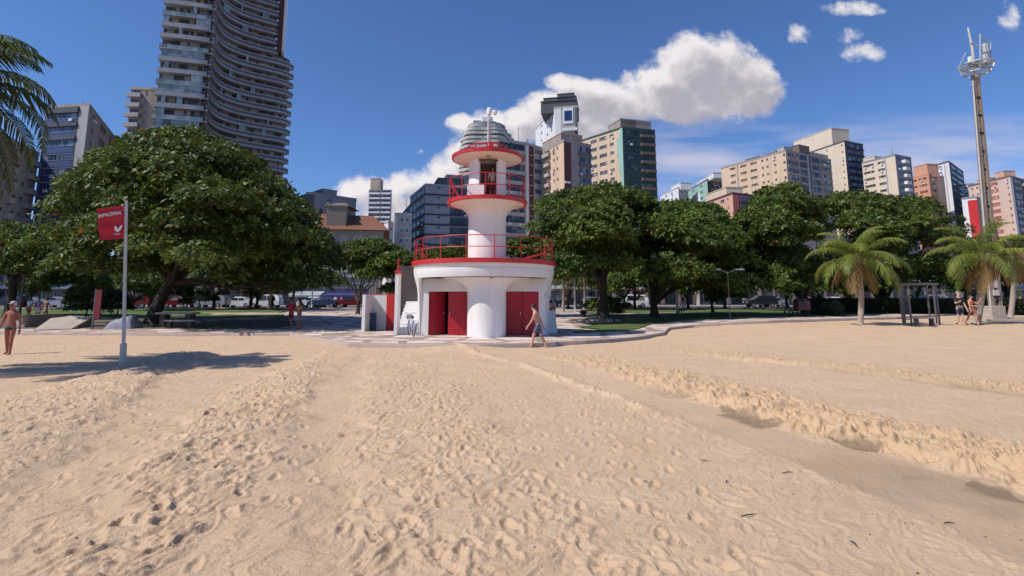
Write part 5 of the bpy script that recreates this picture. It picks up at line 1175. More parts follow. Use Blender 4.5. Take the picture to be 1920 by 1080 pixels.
# ------------------------------------------------------------ people
def mk_skin(name, verts, edges, radii, m, parent, root=0, sub=1):
    bm = bmesh.new(); lay = bm.verts.layers.skin.verify(); vs = [bm.verts.new(v) for v in verts]
    for a, b in edges: bm.edges.new((vs[a], vs[b]))
    for i, v in enumerate(vs):
        r = radii[i]; v[lay].radius = (r, r) if not hasattr(r, '__len__') else r; v[lay].use_root = (i == root)
    me = bpy.data.meshes.new(name); bm.to_mesh(me); bm.free(); me.materials.append(m)
    o = bpy.data.objects.new(name, me); col.objects.link(o)
    sk = o.modifiers.new('skin', 'SKIN'); sk.use_smooth_shade = True
    s = o.modifiers.new('smooth', 'SUBSURF'); s.levels = sub; s.render_levels = sub
    dg = bpy.context.evaluated_depsgraph_get(); dg.update(); em = bpy.data.meshes.new_from_object(o.evaluated_get(dg)); em.name = name
    o.modifiers.clear(); o.data = em; o.parent = parent
    em.polygons.foreach_set('use_smooth', [True] * len(em.polygons)); return o
def vdir(a, side=0):
    """unit vector: a = forward swing from straight down (deg), side = outward (deg); forward is +Y"""
    a, s = R(a), R(side); return Vector((math.sin(s), math.sin(a) * math.cos(s), -math.cos(a) * math.cos(s)))
def person(label, loc, rz, skin=M_skin, top=None, bottom=None, hair=M_hair, pose='stand', height=1.75, bare=False, cap=None, female=False, arms=None, legs=None, lean=0, detail=True, long_hair=False, dress=None, group=None, shoes=None):
    e = thing('person', label, 'person', loc, group, rz); k = height / 1.75
    lh = .90 * k; hipw = .095 * k; sw = (.185 if not female else .16) * k
    legs = legs or {'stand': ((2, 0), (-2, 0)), 'walk': ((26, -6), (-16, -34)), 'sit': ((88, 2), (84, -2)), 'stride': ((24, 10), (-20, -32))}[pose]
    arms = arms or {'stand': ((4, 9, 12), (0, 9, 10)), 'walk': ((-24, 8, -4), (26, 8, 48)), 'sit': ((28, 10, 60), (28, 10, 60)), 'stride': ((-26, 8, -8), (30, 8, 50))}[pose]
    th, sh = .43 * k, .43 * k
    foot_z = []; 
    for (t, s_) in legs: foot_z.append(-(math.cos(R(t)) * th + math.cos(R(s_)) * sh))
    pz = -min(foot_z) + .06 * k if pose != 'sit' else .52 * k
    pel = Vector((0, 0, pz)); V = [pel]; E = []; RR = [(.125 * k, .105 * k)]
    def add(v, r, par): V.append(Vector(v)); RR.append(r); E.append((par, len(V) - 1)); return len(V) - 1
    tl = Matrix.Rotation(-R(lean), 3, 'X')
    def up(x, y, z): return pel + tl @ Vector((x * k, y * k, z * k))
    waist = add(up(0, .01, .15), (.118 * k, .088 * k) if not female else (.10 * k, .08 * k), 0); chest = add(up(0, .0, .34), (.145 * k, .105 * k) if not female else (.125 * k, .105 * k), waist); neckb = add(up(0, -.005, .47), (.10 * k, .075 * k), chest)
    neck = add(up(0, .012, .545), (.052 * k, .055 * k), neckb); jaw = add(up(0, .035, .615), (.060 * k, .066 * k), neck); skull = add(up(0, .022, .705), (.077 * k, .092 * k), jaw); crown = add(up(0, .012, .765), (.055 * k, .068 * k), skull)
    if detail: add(up(0, .118, .662), .013 * k, jaw)
    jt = {}
    for i, sgn in enumerate((-1, 1)):
        a, so, el = arms[i]; shd = add(up(sgn * sw, -.005, .43), .058 * k, neckb); el_p = V[shd] + tl @ (Vector((sgn, 1, 1)) * 0 + Vector((sgn * math.sin(R(so)), math.sin(R(a)) * math.cos(R(so)), -math.cos(R(a)) * math.cos(R(so))))) * .29 * k
        elb = add(el_p, .042 * k, shd); fd = tl @ Vector((sgn * math.sin(R(so * .4)), math.sin(R(a + el)), -math.cos(R(a + el)))); wr = add(el_p + fd * .25 * k, .028 * k, elb)
        palm_ = add(V[wr] + fd * .075 * k, (.036 * k, .022 * k), wr); jt[i] = (shd, elb, wr)
        if detail:
            side = Vector((0, 1, 0)) if abs(fd.y) < .8 else Vector((0, 0, 1)); side = (side - fd * side.dot(fd)).normalized(); inw = Vector((-sgn, 0, 0))
            for q, (off, ln) in enumerate(((-.027, .062), (-.009, .072), (.009, .068), (.027, .052))):
                f1 = add(V[palm_] + side * off * k + fd * .035 * k, .009 * k, palm_); f2 = add(V[f1] + (fd + inw * .25).normalized() * ln * .5 * k, .008 * k, f1); add(V[f2] + (fd + inw * .7).normalized() * ln * .5 * k, .006 * k, f2)
            t1 = add(V[wr] + side * .036 * k + fd * .035 * k, .010 * k, wr); add(V[t1] + (fd + side * .6).normalized() * .045 * k, .008 * k, t1)
        else: add(V[palm_] + fd * .06 * k, .018 * k, palm_)
    for i, sgn in enumerate((-1, 1)):
        t, s_ = legs[i]; hip = add(pel + Vector((sgn * hipw, 0, -.04 * k)), .092 * k, 0); kn = add(V[hip] + Vector((sgn * .012, math.sin(R(t)), -math.cos(R(t)))) * (th - .03 * k), .058 * k, hip)
        md = add(V[kn].lerp(V[kn] + Vector((0, math.sin(R(s_)), -math.cos(R(s_)))) * sh, .35), .054 * k, kn)
        an = add(V[kn] + Vector((0, math.sin(R(s_)), -math.cos(R(s_)))) * sh, .036 * k, md); fa = R(s_) * .75 if s_ < -12 else 0
        heel = add(V[an] + Vector((0, -.02, -.035)) * k, .032 * k, an); add(V[an] + Vector((sgn * .02, .15 * math.cos(fa), -.035 + .15 * math.sin(fa))) * k, (.036 * k, .022 * k), an); jt[i + 2] = (hip, kn, an)
    mk_skin('body', V, E, RR, skin, e, 0, 1)
    # hair
    c = up(0, .012, .715); mb = MB(); prof_ = [(.001, .118), (.05, .108), (.082, .072), (.094, .02), (.090, -.03), (.078, -.07)]
    def hr(r, z, a): return r * (1.06 - .22 * (math.sin(a) > .25) * (z < .06)) * k
    mb.lathe([(r, z * k) for r, z in prof_], c, cap or hair, 18, hr)
    if cap: mb.box(c + Vector((0, .115 * k, .03 * k)), (.13 * k, .10 * k, .012), cap)
    mb.build('cap' if cap else 'hair', e, world=False, smooth='all')
    if long_hair: mk_skin('long_hair', [up(0, -.05, .73), up(0, -.09, .62), up(0, -.12, .46), up(0, -.12, .34)], [(0, 1), (1, 2), (2, 3)], [.08 * k, .085 * k, .07 * k, .035 * k], hair, e)
    # clothes
    if top:
        vs = [up(0, 0, .02), V[waist], V[chest], V[neckb]]; es = [(0, 1), (1, 2), (2, 3)]; rs = [(.150 * k, .125 * k), (.145 * k, .115 * k), (.165 * k, .125 * k), (.105 * k, .085 * k)]
        for i in (0, 1):
            s_, el_, w_ = jt[i]; vs += [V[s_], V[s_].lerp(V[el_], .75)]; n_ = len(vs); es += [(3, n_ - 2), (n_ - 2, n_ - 1)]; rs += [.072 * k, .066 * k]
        mk_skin('shirt', vs, es, rs, top, e)
    if bare: mk_skin('bikini_top', [up(-.13, .03, .33), up(0, .055, .325), up(.13, .03, .33)], [(0, 1), (1, 2)], [.05 * k, .075 * k, .05 * k], bare, e, 1)
    if bottom:
        f = {'shorts': .88, 'trunks': .34, 'long': 1.9}[bottom[1]]; vs = [up(0, 0, .09), pel + Vector((0, 0, -.02 * k))]; es = [(0, 1)]; rs = [(.138 * k, .112 * k), (.145 * k, .125 * k)]
        for i in (2, 3):
            h_, kn_, an_ = jt[i]; p1 = V[h_].lerp(V[kn_], min(f, 1)); vs += [V[h_], p1]; n_ = len(vs); es += [(1, n_ - 2), (n_ - 2, n_ - 1)]; rs += [.108 * k, (.088 if f > .5 else .094) * k]
            if f > 1: vs.append(V[kn_].lerp(V[an_], f - 1)); es.append((n_ - 1, n_)); rs.append(.06 * k)
        mk_skin(bottom[1] if bottom[1] != 'long' else 'trousers', vs, es, rs, bottom[0], e, 1)
    if dress: mk_skin('dress', [V[chest], V[waist], up(0, 0, -.02), up(0, .01, -.28)], [(0, 1), (1, 2), (2, 3)], [(.15 * k, .12 * k), (.13 * k, .11 * k), (.165 * k, .14 * k), (.20 * k, .17 * k)], dress, e)
    if shoes:
        for i in (2, 3):
            a_ = V[jt[i][2]]; mb = MB(); mb.box(a_ + Vector((0, .05, -.04)) * k, (.09 * k, .25 * k, .06 * k), shoes); mb.build('shoe', e, world=False, bevel=.02)
    # face
    if detail:
        mb = MB()
        for s_ in (-1, 1): mb.lathe([(.001, .012), (.011, 0), (.001, -.012)], up(s_ * .03, .098, .685), M_dark, 8)
        mb.build('eyes', e, world=False)
        mb = MB(); mb.box(up(0, .098, .625), (.042 * k, .012, .010), mat('lips', (.35, .12, .10), .5, .1, 5), M=tl); mb.build('mouth', e, world=False)
        for s_ in (-1, 1):
            mb = MB(); mb.lathe([(.001, .028), (.014, .012), (.013, -.012), (.001, -.026)], up(s_ * .083, .015, .675), skin, 8); mb.build('ear', e, world=False, smooth='all')
    return e
def spot(px, py, park=None):
    p = Gt(px, py); 
    if p.y > yedge(p.x): p = Gt(px, py, True)
    return p
def onground(px, Y):
    x = (px - 960) / 1010 * Y; z = float(zpark(np.float64(x), np.float64(Y))) if Y > yedge(x) else hsand(x, Y); return Vector((x, Y, z))
C_navy = cloth('navy', (.03, .04, .09)); C_teal = cloth('dark_teal', (.02, .06, .065)); C_red = cloth('red', (.38, .03, .04)); C_black = cloth('black', (.018, .018, .022)); C_white = cloth('white', (.68, .68, .70))
C_pink = cloth('pink', (.70, .25, .22)); C_orange = cloth('orange', (.50, .10, .05)); C_grey = cloth('blue_grey', (.10, .12, .19)); C_tan = cloth('tan', (.35, .25, .16)); C_blue = cloth('royal_blue', (.03, .05, .20))
person('man in pale cap and dark green trunks walking towards the camera at the far left', onground(27, 18.0), R(188), skin=mat('sunburnt_skin', (.34, .12, .08), .55, .08, 6), bottom=(C_teal, 'trunks'), cap=cloth('cap_grey', (.45, .42, .42)), pose='stand', height=1.75, arms=((-10, 10, 16), (8, 10, 14)), legs=((8, 0), (-6, -12)))
person('bare chested man in blue shorts striding left past the red doors', onground(1009, 20.6), R(72), skin=mat('pink_skin', (.58, .30, .21), .55, .08, 6), bottom=(C_grey, 'shorts'), pose='stride', height=1.70, lean=14, arms=((34, 8, 16), (-14, 10, 6)), legs=((24, 12), (-12, -30)))
PB = 'people in the shade by the big tree'
person('person in red shirt and dark red shorts walking in the tree shade', onground(548, 30.5), R(170), skin=M_skin2, top=C_red, bottom=(cloth('dark_red', (.20, .02, .03)), 'shorts'), pose='walk', group=PB, detail=False)
person('tanned woman in yellow top carrying a bag beside the person in red', onground(563, 30), R(150), skin=M_skin2, bottom=(C_grey, 'trunks'), bare=cloth('yellow', (.5, .4, .08)), female=True, long_hair=True, pose='walk', height=1.66, arms=((4, 8, 10), (10, 55, 10)), group=PB, detail=False)
PL = 'people on the dark stone wall at the left'
wy = 33.0
def onwall(px): x = (px - 960) / 1010 * wy; return Vector((x, wy, 1.0))
person('person in white shirt and red shorts standing at the wall end', onground(57, 41), R(165), skin=M_skin2, top=C_white, bottom=(C_red, 'shorts'), pose='stand', height=1.7, group=PL, detail=False)
person('person in lilac shirt and pale shorts, middle of the three by the wall', onground(74, 40.5), R(200), skin=M_skin2, top=cloth('lilac', (.28, .25, .38)), bottom=(C_white, 'shorts'), pose='stand', height=1.68, group=PL, detail=False)
person('tanned person in tan shorts, rightmost of the three by the wall', onground(89, 40), R(150), skin=M_skin2, bottom=(C_tan, 'shorts'), pose='walk', height=1.72, group=PL, detail=False)
person('person in white shirt sitting in the tree shade behind the right lawn edge', onground(1281, 41) + Vector((0, 0, .0)), R(20), skin=M_skin2, top=C_white, bottom=(C_black, 'shorts'), pose='sit', detail=False)
person('grey haired man in black shirt and navy shorts near the gym frame', onground(1797, 28.6), R(175), skin=M_skin3, top=C_black, bottom=(C_navy, 'shorts'), hair=M_greyhair, pose='stand', height=1.78, arms=((4, 12, 20), (30, 10, 80)))
person('dark haired woman in red top and pink shorts raising one arm beside the mast palm', onground(1819, 28.9), R(200), skin=M_skin, bare=C_orange, bottom=(C_pink, 'trunks'), female=True, long_hair=True, pose='walk', height=1.68, arms=((50, 30, 110), (20, 20, 70)), shoes=C_black)
person('bare chested person in blue shorts on the path at the right edge', onground(1913, 62), R(180), skin=M_skin, bottom=(C_blue, 'shorts'), pose='walk', detail=False)
PS = 'small passers by near the avenue'
for i, (px, Y, sk, tp, bt, lb) in enumerate([(629, 76, M_skin2, C_white, (C_white, 'shorts'), 'distant person in white clothes before the blue shopfront'), (641, 76, M_skin, cloth('rose', (.5, .25, .25)), (C_red, 'shorts'), 'distant person in rose top before the blue shopfront'), (601, 75, M_skin2, C_tan, (C_tan, 'shorts'), 'distant person in tan clothes left of the blue shopfront'),
        (1030, 44, M_skin, C_black, (C_black, 'shorts'), 'person in black shirt behind the side stair of the lifeguard tower'), (1037, 45, M_skin3, C_navy, (C_black, 'shorts'), 'person in navy shirt behind the side stair of the lifeguard tower'), (511, 66, M_skin2, C_black, (C_black, 'long'), 'distant person in dark clothes beside the white van'), (342, 64, M_skin2, C_white, (C_white, 'shorts'), 'distant person in white clothes behind the stone table')]):
    person(lb, onground(px, Y), R(160 + 40 * i), skin=sk, top=tp, bottom=bt, pose='walk' if i % 2 else 'stand', group=PS, detail=False)
person('lifeguard in pale shirt and red shorts standing in the tower cabin doorway', (LX + .26, LY - .34, LZ + 6.06), R(190), skin=M_skin2, top=cloth('beige', (.42, .38, .32)), bottom=(cloth('dark_red', (.2, .02, .03)), 'shorts'), height=1.66, pose='stand', detail=False)
# ------------------------------------------------------------ cars
def car_mesh(kind):
    """length along Y; returns dict of part builders"""
    if kind == 'van': pr = [(-2.1, .35), (-2.15, .9), (-2.0, 1.45), (-1.6, 1.72), (.6, 1.75), (1.35, 1.15), (2.05, .95), (2.15, .6), (2.1, .35)]
    elif kind == 'suv': pr = [(-2.1, .4), (-2.15, .95), (-1.9, 1.5), (-1.5, 1.62), (.3, 1.62), (1.0, 1.1), (2.0, .98), (2.15, .7), (2.1, .4)]
    else: pr = [(-2.1, .32), (-2.15, .8), (-1.9, .98), (-1.35, 1.05), (-.75, 1.42), (.35, 1.44), (1.05, 1.0), (1.95, .86), (2.12, .6), (2.08, .32)]
    return pr
def car(label, px, Y, paint, kind='sedan', rz=R(90), group='cars on the avenue'):
    x = (px - 960) / 1010 * Y; e = thing('car', label, 'car', (x, Y, .585), group, rz); pr = car_mesh(kind); mb = MB(); n = len(pr)
    W = .86; secs = [(-W, .0), (-W * .97, 1), (W * .97, 1), (W, 0)]
    vs = []
    for sx in (-1, 1):
        for inset in (0, 1):
            for (y, z) in pr:
                cab = max(0, (z - 1.0)) * .28; vs.append((sx * ((W - cab) - (0 if inset == 0 else .06)), y * (1 if inset == 0 else .985), z + (.0 if inset == 0 else .035 * (z > .5))))
    fs = [tuple(range(n)), tuple(reversed([2 * n + i for i in range(n)]))]
    for i in range(n):
        j = (i + 1) % n; fs += [(i, n + i, n + j, j), (2 * n + i, 2 * n + j, 3 * n + j, 3 * n + i), (n + i, 3 * n + i, 3 * n + j, n + j)]
    mb.add(vs, fs[2:], paint); mb.add(vs[:n], [fs[0]], paint); mb.add(vs[2 * n:3 * n], [tuple(reversed(range(n)))], paint); mb.build('body', e, world=False)
    top = max(z for y, z in pr); Gm = MATS['window_glass_dark']; mb = MB()
    y0, y1 = (-1.5, .65) if kind != 'sedan' else (-.95, .62)
    for sx in (-1, 1):
        z1 = top - .10; zb = 1.0; xx = lambda z: sx * (W - (z - 1.0) * .28 + .008)
        for ya, yb in ((y0, (y0 + y1) / 2 - .05), ((y0 + y1) / 2 + .03, y1)):
            ta = .18 if ya == y0 else 0; tb = .32 if yb == y1 else 0
            vs = [(xx(zb), ya - ta, zb), (xx(zb), yb + tb, zb), (xx(z1), yb, z1), (xx(z1), ya + ta * .5, z1)]; mw = MB(); mw.add(vs, [(0, 1, 2, 3)], Gm); mw.build('window', e, world=False)
    for yy_, nm in ((pr[-3][0] - .15, 'windscreen'),):
        i = n - 4 if kind != 'sedan' else n - 4; a, b = pr[i - 0], pr[i - 1] if kind != 'sedan' else pr[i - 1]; a, b = (pr[5], pr[4]) if kind != 'sedan' else (pr[6], pr[5])
        vs = [(-.66, a[0] + .02, a[1] + .07), (.66, a[0] + .02, a[1] + .07), (.6, b[0] + .06, b[1] + .02), (-.6, b[0] + .06, b[1] + .02)]; mw = MB(); mw.add(vs, [(0, 1, 2, 3)], Gm); mw.build(nm, e, world=False)
    for sx in (-1, 1):
        for yy_ in (-1.3, 1.32):
            mw = MB(); mw.tube([(sx * .72, yy_, .31), (sx * .90, yy_, .31)], .32, M_dark, 20); w = mw.build('wheel', e, world=False); mr = MB(); mr.tube([(sx * .895, yy_, .31), (sx * .915, yy_, .31)], .19, M_steel, 14); mr.build('rim', w, world=False)
        mw = MB(); mw.box((sx * .62, 2.09, .72), (.30, .08, .13), M_palesteel); mw.build('headlight', e, world=False); mw = MB(); mw.box((sx * .66, -2.12, .80), (.22, .06, .16), M_red); mw.build('tail_light', e, world=False)
    return e
P_w = mat('car_paint_white', (.72, .72, .74), .25, .03, 1); P_r = mat('car_paint_red', (.17, .012, .018), .25, .05, 1); P_s = mat('car_paint_silver', (.35, .36, .39), .25, .05, 1, metal=.4); P_k = mat('car_paint_black', (.02, .02, .025), .2, .1, 1); P_b = mat('car_paint_blue', (.04, .06, .13), .25, .05, 1)
for px, Y, p_, kd, lb in [(22, 75, P_k, 'suv', 'black car behind the man in the pale cap'), (58, 78, P_s, 'sedan', 'silver car behind the three people at the wall'), (112, 75, P_s, 'sedan', 'silver car left of the yellow green bush'), (258, 74, P_r, 'suv', 'red car just left of the big tree trunk'), (338, 77, P_r, 'sedan', 'dark red car right of the big tree trunk'), (398, 74, P_s, 'suv', 'silver car below the domed bush'),
        (450, 76, P_w, 'sedan', 'white low car on the left avenue stretch'), (499, 74, P_w, 'van', 'white van beside the left lamp post'), (588, 77, P_w, 'sedan', 'white car in front of the grey awning'), (608, 75, P_b, 'sedan', 'blue grey car left of the two distant people'), (662, 75, P_r, 'suv', 'dark red car before the blue shopfront'), (1065, 76, P_k, 'sedan', 'black car in front of the taupe kiosk row'),
        (1105, 79, P_s, 'sedan', 'silver car half hidden by the thick trunk'), (1185, 76, P_w, 'van', 'white van behind the thick trunked tree'), (1425, 76, P_k, 'suv', 'black car left of the motorbikes'), (1447, 79, P_s, 'sedan', 'silver car on the avenue behind the right lawn'), (1560, 77, P_w, 'sedan', 'white car above the dark hedge'), (1745, 77, P_s, 'van', 'silver van beyond the gym frame')]:
    car(lb, px, Y, p_, kd)
# ------------------------------------------------------------ flag sign
fb0 = onground(243, 15.0); ft = P(237, 376, 15.0)
f = thing('flag_sign', 'red beach warning banner with white lettering on a pale leaning pole in the sand', 'sign', fb0)
mb = MB(); mb.tube([fb0 + Vector((0, 0, -.3)), fb0.lerp(ft, .12)], [.085, .078], M_palesteel, 14); mb.build('pole_base', f, smooth=True)
mb = MB(); mb.tube([fb0.lerp(ft, .11), ft], [.045, .038], M_palesteel, 12); mb.build('pole', f, smooth=True)
def fpt(u, v):   # u 0..1 left-right, v 0..1 top-bottom on the banner
    tl_, tr_, br_, bl_ = P(181, 392, 14.9), P(233, 386, 15.0), P(232, 446, 15.0), P(187, 449, 14.9)
    return tl_.lerp(tr_, u).lerp(bl_.lerp(br_, u), v)
mb = MB(); n = 24; C_flag = mat('banner_cloth', (.50, .02, .035), .7, .12, 3); vs = []; fs = []
for j in range(n + 1):
    for i in range(n + 1): p = fpt(i / n, j / n); p.y += .02 * math.sin(i * .8 + j * .3) * (1 - i / n) + .015 * math.sin(j * .7); vs.append(tuple(p))
o_ = len(vs); vs += [(x, y + .012, z) for x, y, z in vs]
for j in range(n):
    for i in range(n): a = j * (n + 1) + i; fs += [(a, a + n + 1, a + n + 2, a + 1), (o_ + a, o_ + a + 1, o_ + a + n + 2, o_ + a + n + 1)]
mb.add(vs, fs, C_flag); ban = mb.build('banner', f, smooth='all')
mb = MB(); mb.tube([fpt(-.02, 0) + Vector((0, .01, 0)), fpt(1.05, 0) + Vector((0, .01, 0))], .018, C_flag, 8); mb.tube([fpt(-.02, 1) + Vector((0, .01, 0)), fpt(1.05, 1) + Vector((0, .01, 0))], .018, C_flag, 8)
for v in (.03, .12): mb.tube([fpt(.93, v), fpt(1.06, v)], .012, M_steel, 6)
mb.build('banner_rods', f)
def text_obj(s_, name, parent, origin, xdir, up_, height, width, m, thick=.004):
    cu = bpy.data.curves.new(name, 'FONT'); cu.body = s_; cu.size = 1; cu.extrude = .01; cu.offset = .02; o = bpy.data.objects.new(name, cu); col.objects.link(o)
    dg = bpy.context.evaluated_depsgraph_get(); dg.update(); me = bpy.data.meshes.new_from_object(o.evaluated_get(dg)); bpy.data.objects.remove(o)
    co = np.array([v.co[:] for v in me.vertices]); mn, mxx = co.min(0), co.max(0); nrm_ = xdir.cross(up_).normalized(); V_ = []
    for c_ in co: p = origin + xdir * ((c_[0] - mn[0]) / (mxx[0] - mn[0]) * width) + up_ * ((c_[1] - mn[1]) / (mxx[1] - mn[1]) * height) + nrm_ * ((c_[2] - mn[2]) / max(1e-6, mxx[2] - mn[2]) * thick); V_.append(p)
    for v, p in zip(me.vertices, V_): v.co = p
    me.materials.clear(); me.materials.append(m); me.name = name; t_ = bpy.data.objects.new(name, me); col.objects.link(t_); t_.parent = parent; t_.matrix_parent_inverse = WINV[f.name] if parent.name in WINV else Matrix.Identity(4); return t_
tx = (fpt(.93, .2) - fpt(.07, .24)); xd = tx.normalized(); 
M_wp = mat('white_lettering', (.80, .72, .72), .6, .04, 4)
t_ = text_obj('IMPRÓPRIA', 'lettering', f, fpt(.07, .31) + Vector((0, -.045, 0)), xd, Vector((0, 0, 1)), .13, tx.length, M_wp)
mb = MB(); em = [(0, 1), (.28, .86), (.38, .62), (.5, .55), (.62, .62), (.72, .86), (1, 1), (.98, .55), (.86, .3), (.66, .12), (.5, 0), (.34, .12), (.14, .3), (.02, .55)]
eo = fpt(.64, .83) + Vector((0, -.045, 0)); w_ = .20; h_ = .20
vs = [tuple(eo + xd * (a * w_) + Vector((0, 0, b * h_))) for a, b in em]; k_ = len(vs); vs += [(x, y + .004, z) for x, y, z in vs]
mb.add(vs, [tuple(range(k_)), tuple(reversed(range(k_, 2 * k_)))], M_wp); mb.box(eo + Vector((w_ * .5, 0, -.035)), (w_ * .9, .004, .018), M_wp); mb.build('emblem', f)
# ------------------------------------------------------------ telecom mast
mbase = onground(1864, 34.5); mtop = P(1829, 145, 34.5)
t = thing('telecom_mast', 'tall concrete telecom mast with slots and a steel antenna platform at the right', 'mast', mbase)
ax_ = (mtop - mbase); L = ax_.length; ax_.normalize()
def mp(h, dx=0, dy=0): return mbase + ax_ * h + Vector((dx, dy, 0))
M_mast = mat('mast_concrete', (.27, .21, .165), .85, .22, 2.2, .5, 30, streak=True)
mb = MB(); S = 26; vs = []
for sgn in (-1, 1):
    vs = []
    for i in range(S + 1):
        h = L * i / S; w = .34 * (1 - .34 * i / S); fw = .085 + .02 * (1 - i / S)
        for dx, dy in ((-fw, -.16), (fw, -.16), (fw, .16), (-fw, .16)): p = mp(h, sgn * (w - fw) + dx, dy * (1 - .5 * i / S)); vs.append(tuple(p))
    fs = [(i * 4 + k, i * 4 + (k + 1) % 4, (i + 1) * 4 + (k + 1) % 4, (i + 1) * 4 + k) for i in range(S) for k in range(4)]; mb = MB(); mb.add(vs, fs, M_mast); mb.build('mast_flange', t)
mb = MB(); hh = .2
while hh < L - .2:
    i = hh / L; w = .34 * (1 - .34 * i); seg = .62; c_ = mp(hh + seg * .5); mb.box(c_, (2 * w - .14, .12, seg * .80 if hh < L * .97 else seg), M_mast); hh += seg + .0
web = mb; mb = MB()
mb.tube([mp(0.2, -.40, -.1), mp(L * .5, -.36, -.12), mp(L - .3, -.29, -.1)], .045, M_palesteel, 8); mb.build('cable_conduit', t, smooth=True)
mb = MB(); hh = .55
mb2 = web
while hh < L - 1: mb2.box(mp(hh * 1.0 + .62, 0, -.075), (2 * .34 * (1 - .34 * hh / L) * .55, .05, .17), M_dark); hh += 1.24
o = mb2.build('mast_web', t)
mb = MB(); mb.box(mp(2.3, -.05, -.12), (.34, .03, .45), M_palesteel); mb.build('sign_plate', t); mb = MB(); mb.box(mp(1.75, -.05, -.16), (.36, .14, .34), M_palesteel); mb.box(mp(1.50, -.05, -.16), (.34, .14, .08), M_dark); mb.build('meter_box', t)
pc = P(1830, 122, 34.5); M_ga = mat('antenna_steel', (.42, .44, .47), .4, .1, 5, metal=.3)
mb = MB(); rr1 = 1.0
for r_, z_ in ((rr1, 0), (rr1 * .72, -.55), (.35, -.75)):
    mb.tube([pc + Vector((r_ * math.cos(a), r_ * math.sin(a), z_)) for a in np.linspace(0, 2 * math.pi, 8, endpoint=False) + .3], .045, M_ga, 6, closed=True)
for a in np.linspace(0, 2 * math.pi, 8, endpoint=False) + .3: mb.tube([pc + Vector((rr1 * math.cos(a), rr1 * math.sin(a), 0)), pc + Vector((.72 * rr1 * math.cos(a), .72 * rr1 * math.sin(a), -.55)), pc + Vector((.1 * math.cos(a), .1 * math.sin(a), -.9))], .035, M_ga, 6); mb.tube([pc + Vector((rr1 * math.cos(a), rr1 * math.sin(a), 0)), pc], .03, M_ga, 5)
for s_ in (-.5, -.2, .2, .5): mb.box(pc + Vector((s_, 0, -.05)), (.16, 1.5, .05), M_ga)
mb.build('platform', t)
mb = MB(); mb.tube([pc + Vector((-.15, 0, -.9)), P(1823, 90, 34.5), P(1815, 52, 34.5)], [.10, .09, .055], M_palesteel, 10); mb.build('top_pole', t, smooth=True)
mb = MB(); mb.tube([P(1838, 64, 34.3), P(1838, 128, 34.3)], .05, M_ga, 8); mb.tube([P(1858, 78, 34.3), P(1857, 135, 34.3)], .04, M_ga, 8)
for ya, yb in ((68, 80), (92, 102), (97, 107), (120, 128)): mb.tube([P(1838, ya, 34.3), P(1858, yb, 34.3)], .035, M_ga, 6)
mb.tube([P(1820, 80, 34.4), P(1838, 88, 34.3)], .035, M_ga, 6); mb.build('antenna_frame', t)
for i, (x, y) in enumerate(((1848, 90), (1848, 110))): mb = MB(); c_ = P(x, y, 34.2); mb.box(c_, (.26, .2, .62), M_palesteel); mb.build('antenna_panel', t, bevel=.03)
mb = MB(); mb.box(P(1820, 112, 34.2), (.24, .2, .42), M_white); mb.build('radio_box', t, bevel=.02)
mb = MB(); mb.tube([P(1797, 128, 34.3), P(1811, 98, 34.3)], .03, M_ga, 6); mb.tube([P(1797, 128, 34.3), P(1803, 142, 34.3)], .045, M_ga, 6); mb.tube([P(1797, 128, 34.3), P(1826, 118, 34.3)], .035, M_ga, 6); mb.tube([P(1803, 142, 34.3), P(1822, 136, 34.3)], .03, M_ga, 6); mb.build('side_arm', t)
mb = MB(); mb.box(mbase + Vector((-.55, -.5, .42)), (.9, .7, 1.0), M_stone); mb.build('footing', t, bevel=.03)
mb = MB(); mb.box(mbase + Vector((-.1, -.4, .05)), (3.2, 1.8, .14), M_stone); mb.build('plinth', t)
# ------------------------------------------------------------ gym frame
def gp(px, Y): return onground(px, Y)
t = thing('gym_frame', 'grey steel pull up frame with bars and mesh panel in the sand', 'gym frame', gp(1720, 28.8))
H_ = 2.18; z0 = .40; xs4 = [(1689, 28.6), (1704.5, 28.2), (1740, 28.4), (1757, 28.8)]; pts = [Vector(((px - 960) / 1010 * Y, Y, z0)) for px, Y in xs4]
bkp = [Vector(((px - 960) / 1010 * 30.3, 30.3, z0)) for px in (1693, 1752)]
for p in pts + bkp: mb = MB(); mb.box(p + Vector((0, 0, H_ / 2 - .1)), (.065, .065, H_ + .2), M_greypaint); mb.build('post', t)
mb = MB(); zt = z0 + H_
for a, b in ((pts[0], pts[1]), (pts[1], pts[2]), (pts[2], pts[3]), (pts[0], bkp[0]), (pts[3], bkp[1]), (bkp[0], bkp[1])): mb.tube([a + Vector((-.12, 0, H_)), b + Vector((.12, 0, H_))], .045, M_greypaint, 8)
mb.build('top_bars', t)
mb = MB()
for h in (.42, .72, 1.0): mb.tube([pts[0] + Vector((0, 0, h - .1)), pts[1] + Vector((0, 0, h - .1))], .025, M_greypaint, 6)
mb.build('ladder_rungs', t)
mb = MB(); a, b = pts[1] + Vector((.35, 1.2, .55)), pts[2] + Vector((-.1, 1.2, .55))
for i in range(15): u = i / 14; mb.tube([a.lerp(b, u), a.lerp(b, u) + Vector((0, 0, 1.3))], .012, M_greypaint, 4)
for i in range(17): h = 1.3 * i / 16; mb.tube([a + Vector((0, 0, h)), b + Vector((0, 0, h))], .012, M_greypaint, 4)
mb.build('mesh_panel', t)
mb = MB(); c_ = gp(1728, 28.0); mb.box(c_ + Vector((0, 0, .42)), (1.0, .35, .07), M_stone)
for s_ in (-.4, .4): mb.box(c_ + Vector((s_, 0, .18)), (.07, .3, .42), M_greypaint)
bn = thing('exercise_bench', 'low pale exercise bench under the gym frame', 'bench', c_); mb.build('seat_and_legs', bn)
